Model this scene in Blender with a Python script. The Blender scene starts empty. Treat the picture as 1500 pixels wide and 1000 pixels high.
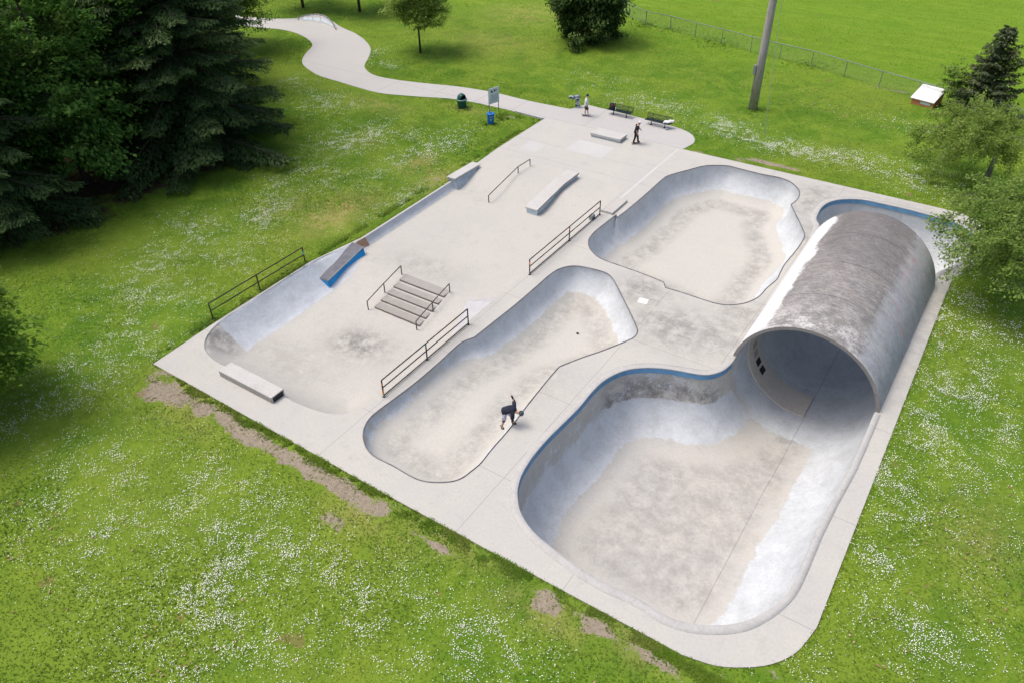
import bpy, bmesh, math, random
import numpy as np
from mathutils import Vector, Matrix
from mathutils.geometry import delaunay_2d_cdt

SC = bpy.context.scene
COL = SC.collection
rad = math.radians

# ------------------------------------------------------------------ camera
H = 25.0
FPX = 1119.52
RM = np.array([[0.83177754, -0.32879583, 0.44725767],
               [0.55485100, 0.51700702, -0.65180067],
               [-0.01692601, 0.79031452, 0.61246752]])
cam = bpy.data.cameras.new('camera')
cam.sensor_fit = 'HORIZONTAL'; cam.sensor_width = 36.0
cam.lens = FPX / 1500.0 * 36.0
cam.clip_start = 0.5; cam.clip_end = 3000
camo = bpy.data.objects.new('camera', cam); COL.objects.link(camo)
M4 = Matrix([list(RM[0]) + [0], list(RM[1]) + [0], list(RM[2]) + [H], [0, 0, 0, 1]])
camo.matrix_world = M4
SC.camera = camo

# ------------------------------------------------------------------ sky, sun, exposure
SUN_EL = 66.0
SUN_DIR = Vector((0.9, 0.38, 0)).normalized()      # where the light travels, on the ground
world = bpy.data.worlds.new('World'); SC.world = world; world.use_nodes = True
nt = world.node_tree
bgn = nt.nodes['Background']
sky = nt.nodes.new('ShaderNodeTexSky'); sky.sky_type = 'NISHITA'; sky.sun_disc = False
sky.sun_elevation = rad(SUN_EL)
sky.sun_rotation = math.atan2(-SUN_DIR.x, -SUN_DIR.y)
sky.air_density = 1.0; sky.dust_density = 6.0; sky.ozone_density = 1.0
nt.links.new(sky.outputs[0], bgn.inputs[0]); bgn.inputs[1].default_value = 0.15
sun = bpy.data.lights.new('sun', 'SUN'); sun.energy = 1.2; sun.angle = rad(24.0); sun.color = (1.0, 0.965, 0.92)
suno = bpy.data.objects.new('sun', sun); COL.objects.link(suno)
tv = Vector((SUN_DIR.x * math.cos(rad(SUN_EL)), SUN_DIR.y * math.cos(rad(SUN_EL)), -math.sin(rad(SUN_EL))))
suno.rotation_euler = tv.to_track_quat('-Z', 'Y').to_euler()
suno.location = (-60, 30, 80)
SC.view_settings.view_transform = 'Standard'; SC.view_settings.look = 'None'
SC.view_settings.gamma = 1.0; SC.view_settings.use_curve_mapping = False
SC.view_settings.exposure = 0.42


# ------------------------------------------------------------------ helpers
def G(px, py, z=0.0):
    """point of the photograph -> place on the level z"""
    d = RM @ np.array([px - 750.0, -(py - 500.0), -FPX])
    t = (z - H) / d[2]
    return Vector((d[0] * t, d[1] * t, z))


def hgt(base, top, z0=0.0):
    """height of an upright thing from its foot and top in the photograph"""
    g = G(*base, z0)
    lo, hi = 0.0, 30.0
    for _ in range(50):
        m = (lo + hi) / 2
        q = RM.T @ (np.array([g.x, g.y, z0 + m]) - np.array([0, 0, H]))
        if 500 - q[1] / (-q[2]) * FPX > top[1]: lo = m
        else: hi = m
    return lo


def tag(o, label=None, cat=None, group=None, kind=None):
    if label: o['label'] = label
    if cat: o['category'] = cat
    if group: o['group'] = group
    if kind: o['kind'] = kind
    return o


def empty(name, loc=(0, 0, 0), rz=0.0, label=None, cat=None, group=None):
    o = bpy.data.objects.new(name, None); COL.objects.link(o)
    o.location = loc; o.rotation_euler = (0, 0, rz); o.empty_display_size = 0.2
    return tag(o, label, cat, group)


def link_mesh(name, me, mat=None, parent=None, smooth=False):
    o = bpy.data.objects.new(name, me); COL.objects.link(o)
    if mat is not None:
        me.materials.append(mat)
    if parent is not None: o.parent = parent
    if smooth:
        me.polygons.foreach_set('use_smooth', [True] * len(me.polygons))
    return o


def obj(name, bm, mat=None, parent=None, smooth=False, bevel=0.0):
    if bevel > 0:
        bmesh.ops.bevel(bm, geom=[e for e in bm.edges if len(e.link_faces) == 2 and e.calc_face_angle(0) > 0.5],
                        offset=bevel, segments=2, affect='EDGES', profile=0.5)
    me = bpy.data.meshes.new(name); bm.to_mesh(me); bm.free()
    return link_mesh(name, me, mat, parent, smooth)


def np_mesh(name, verts, faces, mat=None, parent=None, smooth=False, attrs=None):
    """verts (n,3), faces (m,k) arrays of one face size"""
    verts = np.asarray(verts, np.float32); faces = np.asarray(faces, np.int32)
    me = bpy.data.meshes.new(name)
    k = faces.shape[1]; m = len(faces)
    me.vertices.add(len(verts)); me.vertices.foreach_set('co', verts.ravel())
    me.loops.add(m * k); me.loops.foreach_set('vertex_index', faces.ravel())
    me.polygons.add(m)
    me.polygons.foreach_set('loop_start', np.arange(0, m * k, k, dtype=np.int32))
    me.polygons.foreach_set('loop_total', np.full(m, k, np.int32))
    if attrs:
        for an, av in attrs.items():
            a = me.attributes.new(an, 'FLOAT', 'POINT'); a.data.foreach_set('value', np.asarray(av, np.float32))
    me.update(calc_edges=True); me.validate()
    return link_mesh(name, me, mat, parent, smooth)


def copy_tree(o, parent=None):
    c = o.copy(); COL.objects.link(c)
    if parent is not None:
        c.parent = parent
    for ch in [k for k in bpy.data.objects if k.parent is o]:
        copy_tree(ch, c)
    return c


def box(bm, lo, hi, mtx=None):
    vs = [bm.verts.new((x, y, z)) for z in (lo[2], hi[2]) for y in (lo[1], hi[1]) for x in (lo[0], hi[0])]
    for f in ((0, 2, 3, 1), (4, 5, 7, 6), (0, 1, 5, 4), (1, 3, 7, 5), (3, 2, 6, 7), (2, 0, 4, 6)):
        bm.faces.new([vs[i] for i in f])
    if mtx is not None:
        bmesh.ops.transform(bm, matrix=mtx, verts=vs)
    return vs


def hexa(bm, bottom, top):
    """solid between two matching loops of points"""
    b = [bm.verts.new(p) for p in bottom]; t = [bm.verts.new(p) for p in top]; n = len(b)
    bm.faces.new(list(reversed(b))); bm.faces.new(t)
    for i in range(n):
        j = (i + 1) % n
        bm.faces.new((b[i], b[j], t[j], t[i]))


def tube(bm, pts, r, n=8, caps=True, r2=None):
    pts = [Vector(p) for p in pts]; rings = []
    for i, p in enumerate(pts):
        a = pts[max(i - 1, 0)]; b = pts[min(i + 1, len(pts) - 1)]
        d = (b - a).normalized()
        u = d.orthogonal().normalized() if abs(d.z) > 0.95 else d.cross(Vector((0, 0, 1))).normalized()
        v = d.cross(u).normalized()
        rr = r if r2 is None else r + (r2 - r) * i / max(len(pts) - 1, 1)
        rings.append([bm.verts.new(p + (u * math.cos(2 * math.pi * k / n) + v * math.sin(2 * math.pi * k / n)) * rr) for k in range(n)])
    for A, B in zip(rings, rings[1:]):
        for k in range(n):
            bm.faces.new((A[k], A[(k + 1) % n], B[(k + 1) % n], B[k]))
    if caps:
        bm.faces.new(list(reversed(rings[0]))); bm.faces.new(rings[-1])


def lathe(bm, prof, n=20, at=(0, 0, 0)):
    at = Vector(at); rings = []
    for r, z in prof:
        rings.append([bm.verts.new(at + Vector((r * math.cos(2 * math.pi * k / n), r * math.sin(2 * math.pi * k / n), z))) for k in range(n)])
    for A, B in zip(rings, rings[1:]):
        for k in range(n):
            bm.faces.new((A[k], A[(k + 1) % n], B[(k + 1) % n], B[k]))
    bm.faces.new(list(reversed(rings[0]))); bm.faces.new(rings[-1])


def ball(bm, c, r, sc=(1, 1, 1), seg=10):
    m = Matrix.Translation(c) @ Matrix.Diagonal((r * sc[0], r * sc[1], r * sc[2], 1))
    bmesh.ops.create_uvsphere(bm, u_segments=seg, v_segments=max(6, seg * 2 // 3), radius=1, matrix=m)


def vnoise(x, y, s, seed):
    x = np.asarray(x) / s; y = np.asarray(y) / s
    xi = np.floor(x).astype(np.int64); yi = np.floor(y).astype(np.int64)
    fx = x - xi; fy = y - yi
    fx = fx * fx * (3 - 2 * fx); fy = fy * fy * (3 - 2 * fy)

    def hsh(a, b):
        h = (a * 374761393 + b * 668265263 + seed * 974711) & 0x7fffffff
        h = ((h ^ (h >> 13)) * 1274126177) & 0x7fffffff
        h = h ^ (h >> 16)
        return (h & 0xffff) / 65535.0
    return (hsh(xi, yi) * (1 - fx) + hsh(xi + 1, yi) * fx) * (1 - fy) + (hsh(xi, yi + 1) * (1 - fx) + hsh(xi + 1, yi + 1) * fx) * fy


def fbm(x, y, s, seed, o=4):
    t = 0; a = 0.5; tot = 0
    for i in range(o):
        t = t + a * vnoise(x, y, s / 2 ** i, seed + i * 17); tot += a; a *= 0.55
    return t / tot


def sstep(a, b, x):
    t = np.clip((np.asarray(x) - a) / (b - a), 0, 1)
    return t * t * (3 - 2 * t)


def inside(poly, P):
    P = np.asarray(P); poly = np.asarray(poly)[:, :2]; r = np.zeros(len(P), bool)
    x, y = P[:, 0], P[:, 1]
    a = poly; b = np.roll(poly, -1, 0)
    for (x1, y1), (x2, y2) in zip(a, b):
        if y1 == y2: continue
        c = ((y1 > y) != (y2 > y)) & (x < (x2 - x1) * (y - y1) / (y2 - y1) + x1)
        r ^= c
    return r


def dist_line(pts, P, closed=True):
    P = np.asarray(P)[:, :2]; pts = np.asarray(pts)[:, :2]
    a = pts if closed else pts[:-1]; b = np.roll(pts, -1, 0) if closed else pts[1:]
    out = np.full(len(P), 1e9)
    for p, q in zip(a, b):
        d = q - p; L = d @ d
        if L < 1e-12: continue
        t = np.clip(((P - p) @ d) / L, 0, 1)
        e = P - (p + t[:, None] * d)
        out = np.minimum(out, (e * e).sum(1))
    return np.sqrt(out)


def smooth_line(pts, sharp=(), closed=True, step=0.12):
    """Catmull-Rom through the points, corner at the indices in sharp, resampled"""
    n = len(pts); P = [np.array(p[:2], float) for p in pts]; out = []
    rng = range(n) if closed else range(n - 1)
    for i in rng:
        p1, p2 = P[i], P[(i + 1) % n]
        p0 = P[(i - 1) % n] if (closed or i > 0) else p1
        p3 = P[(i + 2) % n] if (closed or i + 2 < n) else p2
        if i in sharp: p0 = p1 - (p2 - p1)
        if (i + 1) % n in sharp: p3 = p2 + (p2 - p1)
        k = max(1, int(round(np.linalg.norm(p2 - p1) / step)))
        for j in range(k):
            t = j / k
            out.append(0.5 * ((2 * p1) + (-p0 + p2) * t + (2 * p0 - 5 * p1 + 4 * p2 - p3) * t * t + (-p0 + 3 * p1 - 3 * p2 + p3) * t ** 3))
    if not closed: out.append(P[-1])
    return np.array(out)


def ccw(p):
    a = p; b = np.roll(p, -1, 0)
    return p if (a[:, 0] * b[:, 1] - b[:, 0] * a[:, 1]).sum() > 0 else p[::-1]


def cdt_fill(loops, extra=None):
    vs, es = [], []
    for L in loops:
        k = len(vs); n = len(L)
        vs += [Vector((float(p[0]), float(p[1]))) for p in L]
        es += [(k + i, k + (i + 1) % n) for i in range(n)]
    if extra is not None:
        vs += [Vector((float(p[0]), float(p[1]))) for p in extra]
    r = delaunay_2d_cdt(vs, es, [], 0, 1e-6)
    V = np.array([[v.x, v.y] for v in r[0]]); F = np.array([list(f) for f in r[2]])
    a, b, c = V[F[:, 0]], V[F[:, 1]], V[F[:, 2]]
    area = (b[:, 0] - a[:, 0]) * (c[:, 1] - a[:, 1]) - (b[:, 1] - a[:, 1]) * (c[:, 0] - a[:, 0])
    F[area < 0] = F[area < 0][:, ::-1]
    F = F[np.abs(area) > 1e-9]
    cen = (V[F[:, 0]] + V[F[:, 1]] + V[F[:, 2]]) / 3
    return V, F, cen


def normals2d(L):
    t = np.roll(L, -1, 0) - np.roll(L, 1, 0)
    t /= np.linalg.norm(t, axis=1)[:, None] + 1e-9
    return np.stack([-t[:, 1], t[:, 0]], 1)      # inward for ccw loops


# ------------------------------------------------------------------ materials
class NT:
    def __init__(s, name):
        s.m = bpy.data.materials.new(name); s.m.use_nodes = True; s.t = s.m.node_tree
        s.b = s.t.nodes['Principled BSDF']; s.out = s.t.nodes['Material Output']
        s.pos = s.n('ShaderNodeNewGeometry').outputs['Position']

    def n(s, t, **k):
        x = s.t.nodes.new(t)
        for a, v in k.items(): setattr(x, a, v)
        return x

    def put(s, sock, v):
        if hasattr(v, 'is_output') or isinstance(v, bpy.types.NodeSocket): s.t.links.new(v, sock)
        elif isinstance(v, (tuple, list)) and len(v) == 3 and sock.type == 'RGBA': sock.default_value = (*v, 1)
        else: sock.default_value = v

    def noise(s, scale, detail=4, rough=0.55, dist=0.0, vec=None, stretch=None):
        x = s.n('ShaderNodeTexNoise')
        v = vec or s.pos
        if stretch:
            mp = s.n('ShaderNodeMapping'); mp.inputs['Scale'].default_value = stretch
            s.t.links.new(v, mp.inputs['Vector']); v = mp.outputs[0]
        s.t.links.new(v, x.inputs['Vector'])
        x.inputs['Scale'].default_value = scale; x.inputs['Detail'].default_value = detail
        x.inputs['Roughness'].default_value = rough; x.inputs['Distortion'].default_value = dist
        return x.outputs['Fac']

    def ramp(s, v, a, b, lo=0.0, hi=1.0):
        x = s.n('ShaderNodeMapRange'); x.interpolation_type = 'SMOOTHSTEP'
        s.put(x.inputs['Value'], v); x.inputs['From Min'].default_value = a; x.inputs['From Max'].default_value = b
        x.inputs['To Min'].default_value = lo; x.inputs['To Max'].default_value = hi
        return x.outputs[0]

    def math(s, op, a, b=0.0, clamp=False):
        x = s.n('ShaderNodeMath', operation=op, use_clamp=clamp); s.put(x.inputs[0], a); s.put(x.inputs[1], b)
        return x.outputs[0]

    def mix(s, f, a, b, mode='MIX'):
        x = s.n('ShaderNodeMix', data_type='RGBA', blend_type=mode)
        s.put(x.inputs['Factor'], f); s.put(x.inputs['A'], a); s.put(x.inputs['B'], b)
        return x.outputs['Result']

    def attr(s, name):
        return s.n('ShaderNodeAttribute', attribute_name=name).outputs['Fac']

    def xyz(s):
        x = s.n('ShaderNodeSeparateXYZ'); s.t.links.new(s.pos, x.inputs[0]); return x.outputs

    def bump(s, h, strength=0.3, d=0.02):
        x = s.n('ShaderNodeBump'); x.inputs['Strength'].default_value = strength; x.inputs['Distance'].default_value = d
        s.t.links.new(h, x.inputs['Height']); s.t.links.new(x.outputs[0], s.b.inputs['Normal'])

    def done(s, col, rough=0.8, metal=0.0, spec=0.3):
        s.put(s.b.inputs['Base Color'], col); s.put(s.b.inputs['Roughness'], rough); s.put(s.b.inputs['Metallic'], metal)
        s.b.inputs['Specular IOR Level'].default_value = spec
        return s.m


def plain(name, col, rough=0.6, metal=0.0, var=0.12, scale=6.0):
    t = NT(name)
    n = t.noise(scale, 5)
    dark = tuple(c * (1 - var * 2) for c in col)
    return t.done(t.mix(t.ramp(n, 0.3, 0.7), dark, col), rough, metal)


def joint_lines(t, xs=(), ys=(), w=0.02):
    """thin saw cuts in the concrete at fixed x and y"""
    X, Y, Z = t.xyz(); tot = None
    wob = t.math('MULTIPLY', t.math('SUBTRACT', t.noise(0.5, 2), 0.5), 0.06)
    for ax, vals in ((X, xs), (Y, ys)):
        for v in vals:
            d = t.math('ABSOLUTE', t.math('SUBTRACT', t.math('ADD', ax, wob), v))
            m = t.ramp(d, w * 0.4, w, 1.0, 0.0)
            tot = m if tot is None else t.math('MAXIMUM', tot, m)
    return tot


def concrete(name, base, warm, dark, stain=0.5, joints=None, scale=1.0, attr_paint=None, paintcol=None, attr_stain=None, scuff=0.25, jstr=0.5):
    t = NT(name)
    big = t.noise(0.22 * scale, 12, 0.74, 0.0)
    mid = t.noise(1.1 * scale, 14, 0.80, 0.0)
    fine = t.noise(9.0, 4, 0.7)
    spk = t.noise(38.0, 3, 0.8)
    c = t.mix(t.ramp(big, 0.35, 0.65), base, warm)
    c = t.mix(t.math('MULTIPLY', t.ramp(mid, 0.5, 0.75), stain), c, dark)
    st = t.noise(1.6, 12, 0.82, 0.15, stretch=(1.0, 0.3, 1.0))
    c = t.mix(t.math('MULTIPLY', t.ramp(st, 0.56, 0.78), scuff), c, tuple(min(1, x * 1.35) for x in base))
    st2 = t.noise(1.7, 12, 0.82, 0.15, stretch=(0.35, 1.2, 1.0))
    c = t.mix(t.math('MULTIPLY', t.ramp(st2, 0.56, 0.74), scuff), c, dark)
    if attr_stain:
        a = t.attr(attr_stain)
        f = t.math('MULTIPLY', a, t.ramp(t.noise(1.3, 13, 0.82, 0.0), 0.36, 0.62))
        c = t.mix(f, c, tuple(x * 0.42 for x in dark))
    if attr_paint:
        a = t.attr(attr_paint)
        rag = t.math('ADD', t.math('MULTIPLY', t.math('SUBTRACT', t.noise(0.9, 13, 0.82, 0.1), 0.5), 1.7), a)
        f = t.ramp(rag, 0.46, 0.56)
        pv = t.mix(t.ramp(t.noise(0.8, 12, 0.8, 0.2), 0.38, 0.66), paintcol, tuple(x * 0.78 for x in paintcol))
        wear = t.ramp(t.noise(3.0, 12, 0.85, 0.1), 0.56, 0.66, 1.0, 0.4)
        c = t.mix(t.math('MULTIPLY', f, t.math('MULTIPLY', wear, 0.92)), c, pv)
    c = t.mix(t.math('MULTIPLY', t.ramp(fine, 0.3, 0.8), 0.22), c, tuple(x * 0.6 for x in dark))
    c = t.mix(t.math('MULTIPLY', t.ramp(spk, 0.55, 0.8), 0.25), c, tuple(min(1, x * 1.25) for x in base))
    if joints:
        j = joint_lines(t, *joints)
        c = t.mix(t.math('MULTIPLY', j, jstr), c, tuple(x * 0.5 for x in dark))
    t.bump(t.math('ADD', fine, t.math('MULTIPLY', spk, 0.4)), 0.35, 0.012)
    return t.done(c, 0.82, 0, 0.25)


CB, CW, CD = (0.450, 0.445, 0.422), (0.468, 0.455, 0.415), (0.330, 0.322, 0.305)
PAINT = (0.555, 0.59, 0.62)
M = {}
M['deck'] = concrete('deck_concrete', tuple(q * 0.97 for q in CB), CW, CD, 0.7, joints=((-21.0, -13.2, -8.2), (18.4, 24.0, 30.2, 37.0, 44.0, 47.0, 49.5), 0.022), attr_stain='stain')
M['street'] = concrete('street_concrete', CW, (0.445, 0.435, 0.405), (0.305, 0.295, 0.282), 0.5, attr_stain='stain', attr_paint='paint', paintcol=(0.50, 0.54, 0.585), scuff=0.3)
M['bowl'] = concrete('bowl_concrete', (0.485, 0.472, 0.425), (0.465, 0.455, 0.425), (0.365, 0.355, 0.335), 0.35, attr_paint='paint', paintcol=PAINT, attr_stain='stain', scuff=0.35)
M['pool'] = concrete('pool_concrete', (0.46, 0.453, 0.435), (0.49, 0.472, 0.425), (0.32, 0.314, 0.306), 0.7, attr_paint='paint', paintcol=PAINT, attr_stain='stain', scuff=0.5,
                     joints=((-4.05,), (), 0.035), jstr=0.4)
M['path'] = concrete('path_concrete', (0.44, 0.43, 0.415), (0.42, 0.415, 0.40), (0.34, 0.33, 0.315), 0.45, joints=((-36.6, -40.6, -45.0, -50.0, -25.2, -29.5), (54.25,), 0.035))
M['ledge'] = concrete('ledge_concrete', (0.50, 0.50, 0.485), (0.465, 0.455, 0.43), (0.31, 0.30, 0.285), 0.6)
M['step'] = concrete('step_concrete', (0.34, 0.325, 0.305), (0.31, 0.295, 0.275), (0.20, 0.188, 0.175), 0.8, scale=2.5)
M['riser'] = concrete('dark_edge_concrete', (0.20, 0.18, 0.16), (0.17, 0.155, 0.14), (0.10, 0.09, 0.08), 0.5)
M['rim'] = concrete('exposed_aggregate', (0.455, 0.45, 0.435), (0.41, 0.405, 0.39), (0.255, 0.25, 0.24), 0.9, scale=6.0, scuff=0.35)
M['ptop'] = plain('painted_ledge', (0.40, 0.47, 0.52), 0.7, 0, 0.12, 3)
M['ledgeblue'] = plain('pale_blue_side_paint', (0.46, 0.56, 0.62), 0.7, 0, 0.08, 3)
M['coping'] = plain('steel_coping', (0.20, 0.19, 0.21), 0.5, 0.4, 0.2, 4)
M['blue_band'] = plain('blue_band_paint', (0.125, 0.285, 0.47), 0.65, 0, 0.12, 2.2)
M['rail'] = plain('brown_rail_paint', (0.055, 0.042, 0.038), 0.55, 0.3, 0.25, 5)
M['tape'] = plain('orange_tape', (0.75, 0.25, 0.06), 0.6)
M['teal'] = plain('teal_tape', (0.15, 0.42, 0.42), 0.6)
M['hand'] = plain('worn_steel_rail', (0.11, 0.10, 0.10), 0.45, 0.5, 0.2, 5)
M['blue'] = plain('bright_blue_paint', (0.012, 0.29, 0.68), 0.55, 0, 0.15, 1.6)
M['plate'] = plain('dull_steel_plate', (0.25, 0.24, 0.25), 0.5, 0.35, 0.2, 2.5)
M['darkplate'] = plain('dark_worn_plate', (0.14, 0.142, 0.165), 0.55, 0.2, 0.15, 2.5)
M['black'] = plain('black_paint', (0.025, 0.025, 0.028), 0.6)
M['white'] = plain('white_paint', (0.75, 0.76, 0.77), 0.6, 0, 0.06, 3)
M['green'] = plain('dark_green_plastic', (0.012, 0.085, 0.075), 0.35, 0, 0.1, 4)
M['green_rim'] = plain('weathered_green_plastic', (0.12, 0.25, 0.22), 0.5)
M['bin_blue'] = plain('blue_bin_plastic', (0.01, 0.16, 0.55), 0.45)
M['bench'] = plain('black_green_steel', (0.018, 0.032, 0.034), 0.4, 0.2, 0.2, 6)
M['galv'] = plain('galvanised_steel', (0.28, 0.32, 0.335), 0.5, 0.5, 0.12, 6)
M['sign'] = plain('pale_sign_board', (0.55, 0.62, 0.68), 0.5, 0, 0.06, 2)
M['ink'] = plain('sign_print', (0.06, 0.065, 0.07), 0.6)
M['wood'] = plain('board_wood', (0.20, 0.12, 0.07), 0.6)
M['grip'] = plain('dark_grip_tape', (0.10, 0.11, 0.13), 0.8)
M['wheel'] = plain('pale_wheel', (0.6, 0.58, 0.55), 0.5)
M['redwheel'] = plain('red_wheel', (0.65, 0.08, 0.06), 0.5)
M['skin'] = plain('skin', (0.52, 0.31, 0.22), 0.55, 0, 0.05)
M['tshirt'] = plain('pale_blue_white_cotton', (0.62, 0.68, 0.76), 0.85, 0, 0.06)
M['shorts_dark'] = plain('dark_plaid_cotton', (0.075, 0.065, 0.06), 0.85, 0, 0.3, 18)
M['shorts_lav'] = plain('pale_lavender_cotton', (0.48, 0.47, 0.58), 0.85, 0, 0.06)
M['blackcloth'] = plain('black_cotton', (0.012, 0.013, 0.018), 0.85, 0, 0.2)
M['navy'] = plain('navy_cotton', (0.012, 0.02, 0.08), 0.8)
M['navyshirt'] = plain('dark_navy_shirt', (0.018, 0.024, 0.045), 0.85, 0, 0.2)
M['whitecap'] = plain('white_knit', (0.72, 0.72, 0.73), 0.9, 0, 0.05)
M['helmet'] = plain('dark_slate_helmet', (0.05, 0.085, 0.11), 0.35)
M['hair'] = plain('dark_hair', (0.05, 0.03, 0.02), 0.7)
M['shoe_white'] = plain('pale_shoe', (0.5, 0.5, 0.52), 0.7)
M['shoe_dark'] = plain('dark_shoe', (0.02, 0.022, 0.03), 0.7)
M['eye'] = plain('eye_dark', (0.03, 0.02, 0.02), 0.3)
M['bag'] = plain('black_backpack_nylon', (0.03, 0.03, 0.036), 0.75, 0, 0.3, 9)
M['red'] = plain('red_patch', (0.45, 0.03, 0.04), 0.7)
M['orange'] = plain('weathered_orange_board', (0.62, 0.24, 0.12), 0.75, 0, 0.15, 3)
M['brownply'] = plain('bare_brown_ply', (0.36, 0.23, 0.15), 0.8, 0, 0.12, 3)
M['dark_hole'] = plain('dark_opening', (0.02, 0.02, 0.025), 0.9)

# pale sprayed panel of the far path bank
M['bank'] = concrete('bank_concrete', (0.46, 0.46, 0.46), (0.5, 0.49, 0.48), (0.25, 0.25, 0.25), 0.5)

# the big pipe: lichen-darkened outside with a whitewashed flank and faded scrawl
t = NT('pipe_outside')
X, Y, Z = t.xyz()
a = t.attr('ang')
cmb = t.n('ShaderNodeCombineXYZ'); t.put(cmb.inputs[0], t.math('MULTIPLY', a, 9.5)); t.t.links.new(Y, cmb.inputs[1])
PV = cmb.outputs[0]
stk = t.noise(1.4, 14, 0.86, 0.0, vec=PV, stretch=(0.95, 1.05, 1.0))
ringn = t.noise(4.0, 12, 0.9, 0.0, vec=PV, stretch=(0.5, 1.3, 1.0))
grain = t.noise(9.0, 12, 0.9, 0.0, vec=PV, stretch=(0.6, 1.3, 1.0))
blot = t.noise(0.28, 4, 0.6, 0.3)
c = t.mix(t.ramp(stk, 0.36, 0.62), (0.37, 0.36, 0.35), (0.20, 0.194, 0.192))
c = t.mix(t.math('MULTIPLY', t.ramp(t.noise(0.55, 8, 0.7, 0.4, vec=PV), 0.46, 0.62), 0.5), c, (0.34, 0.315, 0.285))
c = t.mix(t.math('MULTIPLY', t.ramp(ringn, 0.48, 0.56), 0.65), c, (0.14, 0.133, 0.135))
c = t.mix(t.math('MULTIPLY', t.ramp(grain, 0.50, 0.57), 0.7), c, (0.10, 0.095, 0.098))
c = t.mix(t.math('MULTIPLY', t.ramp(grain, 0.46, 0.36), 0.0), c, (0.6, 0.6, 0.6))
far = t.ramp(t.math('ADD', Y, t.math('MULTIPLY', stk, 3.0)), 37.5, 42.5)
crest = t.math('MULTIPLY', t.ramp(a, 0.25, 0.42), t.ramp(a, 0.66, 0.78, 1.0, 0.0))
c = t.mix(t.math('MULTIPLY', t.math('MULTIPLY', far, crest), t.ramp(blot, 0.3, 0.6, 0.25, 0.75)), c, (0.125, 0.118, 0.122))
nearw = t.math('MULTIPLY', t.ramp(Y, 31.5, 35.0, 1.0, 0.0), t.ramp(t.noise(0.8, 14, 0.84, 0.0), 0.46, 0.57))
c = t.mix(t.math('MULTIPLY', nearw, 0.8), c, (0.60, 0.60, 0.59))
flecks = t.ramp(t.noise(4.0, 12, 0.9, 0.0, vec=PV, stretch=(0.7, 1.2, 1)), 0.56, 0.62)
c = t.mix(t.math('MULTIPLY', flecks, 0.55), c, (0.60, 0.59, 0.58))
c = t.mix(t.math('MULTIPLY', t.ramp(t.noise(18.0, 6, 0.8), 0.5, 0.75), 0.4), c, (0.12, 0.11, 0.11))
c = t.mix(t.math('MULTIPLY', t.ramp(t.noise(13.0, 6, 0.85, 0, stretch=(1, 0.7, 1)), 0.6, 0.7), 0.5), c, (0.6, 0.6, 0.6))
seam = joint_lines(t, (), (34.9, 38.4, 41.9), 0.05)
c = t.mix(t.math('MULTIPLY', seam, 0.45), c, (0.07, 0.066, 0.066))
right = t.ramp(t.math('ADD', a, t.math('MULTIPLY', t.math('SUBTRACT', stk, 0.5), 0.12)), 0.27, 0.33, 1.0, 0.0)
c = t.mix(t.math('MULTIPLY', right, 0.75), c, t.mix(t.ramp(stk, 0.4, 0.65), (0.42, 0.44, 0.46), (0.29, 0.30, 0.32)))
scr = t.n('ShaderNodeTexVoronoi', feature='DISTANCE_TO_EDGE'); scr.inputs['Scale'].default_value = 1.7
mpv = t.n('ShaderNodeMixRGB', blend_type='ADD'); mpv.inputs[0].default_value = 1.0
nzc = t.n('ShaderNodeTexNoise'); nzc.inputs['Scale'].default_value = 1.5; nzc.inputs['Detail'].default_value = 3
t.t.links.new(t.pos, nzc.inputs['Vector']); t.t.links.new(t.pos, mpv.inputs[1]); t.t.links.new(nzc.outputs['Color'], mpv.inputs[2])
t.t.links.new(mpv.outputs[0], scr.inputs['Vector'])
line = t.ramp(scr.outputs['Distance'], 0.0, 0.045, 1.0, 0.0)
gmask = t.math('MULTIPLY', t.math('MULTIPLY', line, right), t.ramp(t.noise(0.55, 3), 0.44, 0.6))
c = t.mix(t.math('MULTIPLY', gmask, 0.5), c, t.mix(t.ramp(t.noise(0.35, 2), 0.42, 0.58), (0.62, 0.22, 0.22), (0.30, 0.28, 0.52)))
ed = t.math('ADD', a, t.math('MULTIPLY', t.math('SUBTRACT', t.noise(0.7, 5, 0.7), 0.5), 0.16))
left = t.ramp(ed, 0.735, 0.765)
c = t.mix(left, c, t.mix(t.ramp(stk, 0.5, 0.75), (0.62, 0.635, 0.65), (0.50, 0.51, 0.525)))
t.bump(t.noise(14, 5, 0.7), 0.5, 0.03)
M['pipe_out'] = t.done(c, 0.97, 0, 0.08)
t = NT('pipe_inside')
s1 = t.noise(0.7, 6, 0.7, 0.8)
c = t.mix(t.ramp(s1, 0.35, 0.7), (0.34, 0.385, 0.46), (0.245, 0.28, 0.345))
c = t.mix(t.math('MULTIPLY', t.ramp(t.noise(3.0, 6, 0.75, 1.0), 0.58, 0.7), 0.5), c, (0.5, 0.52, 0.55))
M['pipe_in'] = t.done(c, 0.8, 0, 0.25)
M['pipe_rim'] = concrete('pipe_rim_concrete', (0.27, 0.25, 0.24), (0.22, 0.21, 0.2), (0.08, 0.075, 0.072), 0.9, scale=3)
M['ringband'] = concrete('tan_ring_concrete', (0.58, 0.53, 0.46), (0.52, 0.48, 0.43), (0.33, 0.30, 0.27), 0.7)

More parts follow.
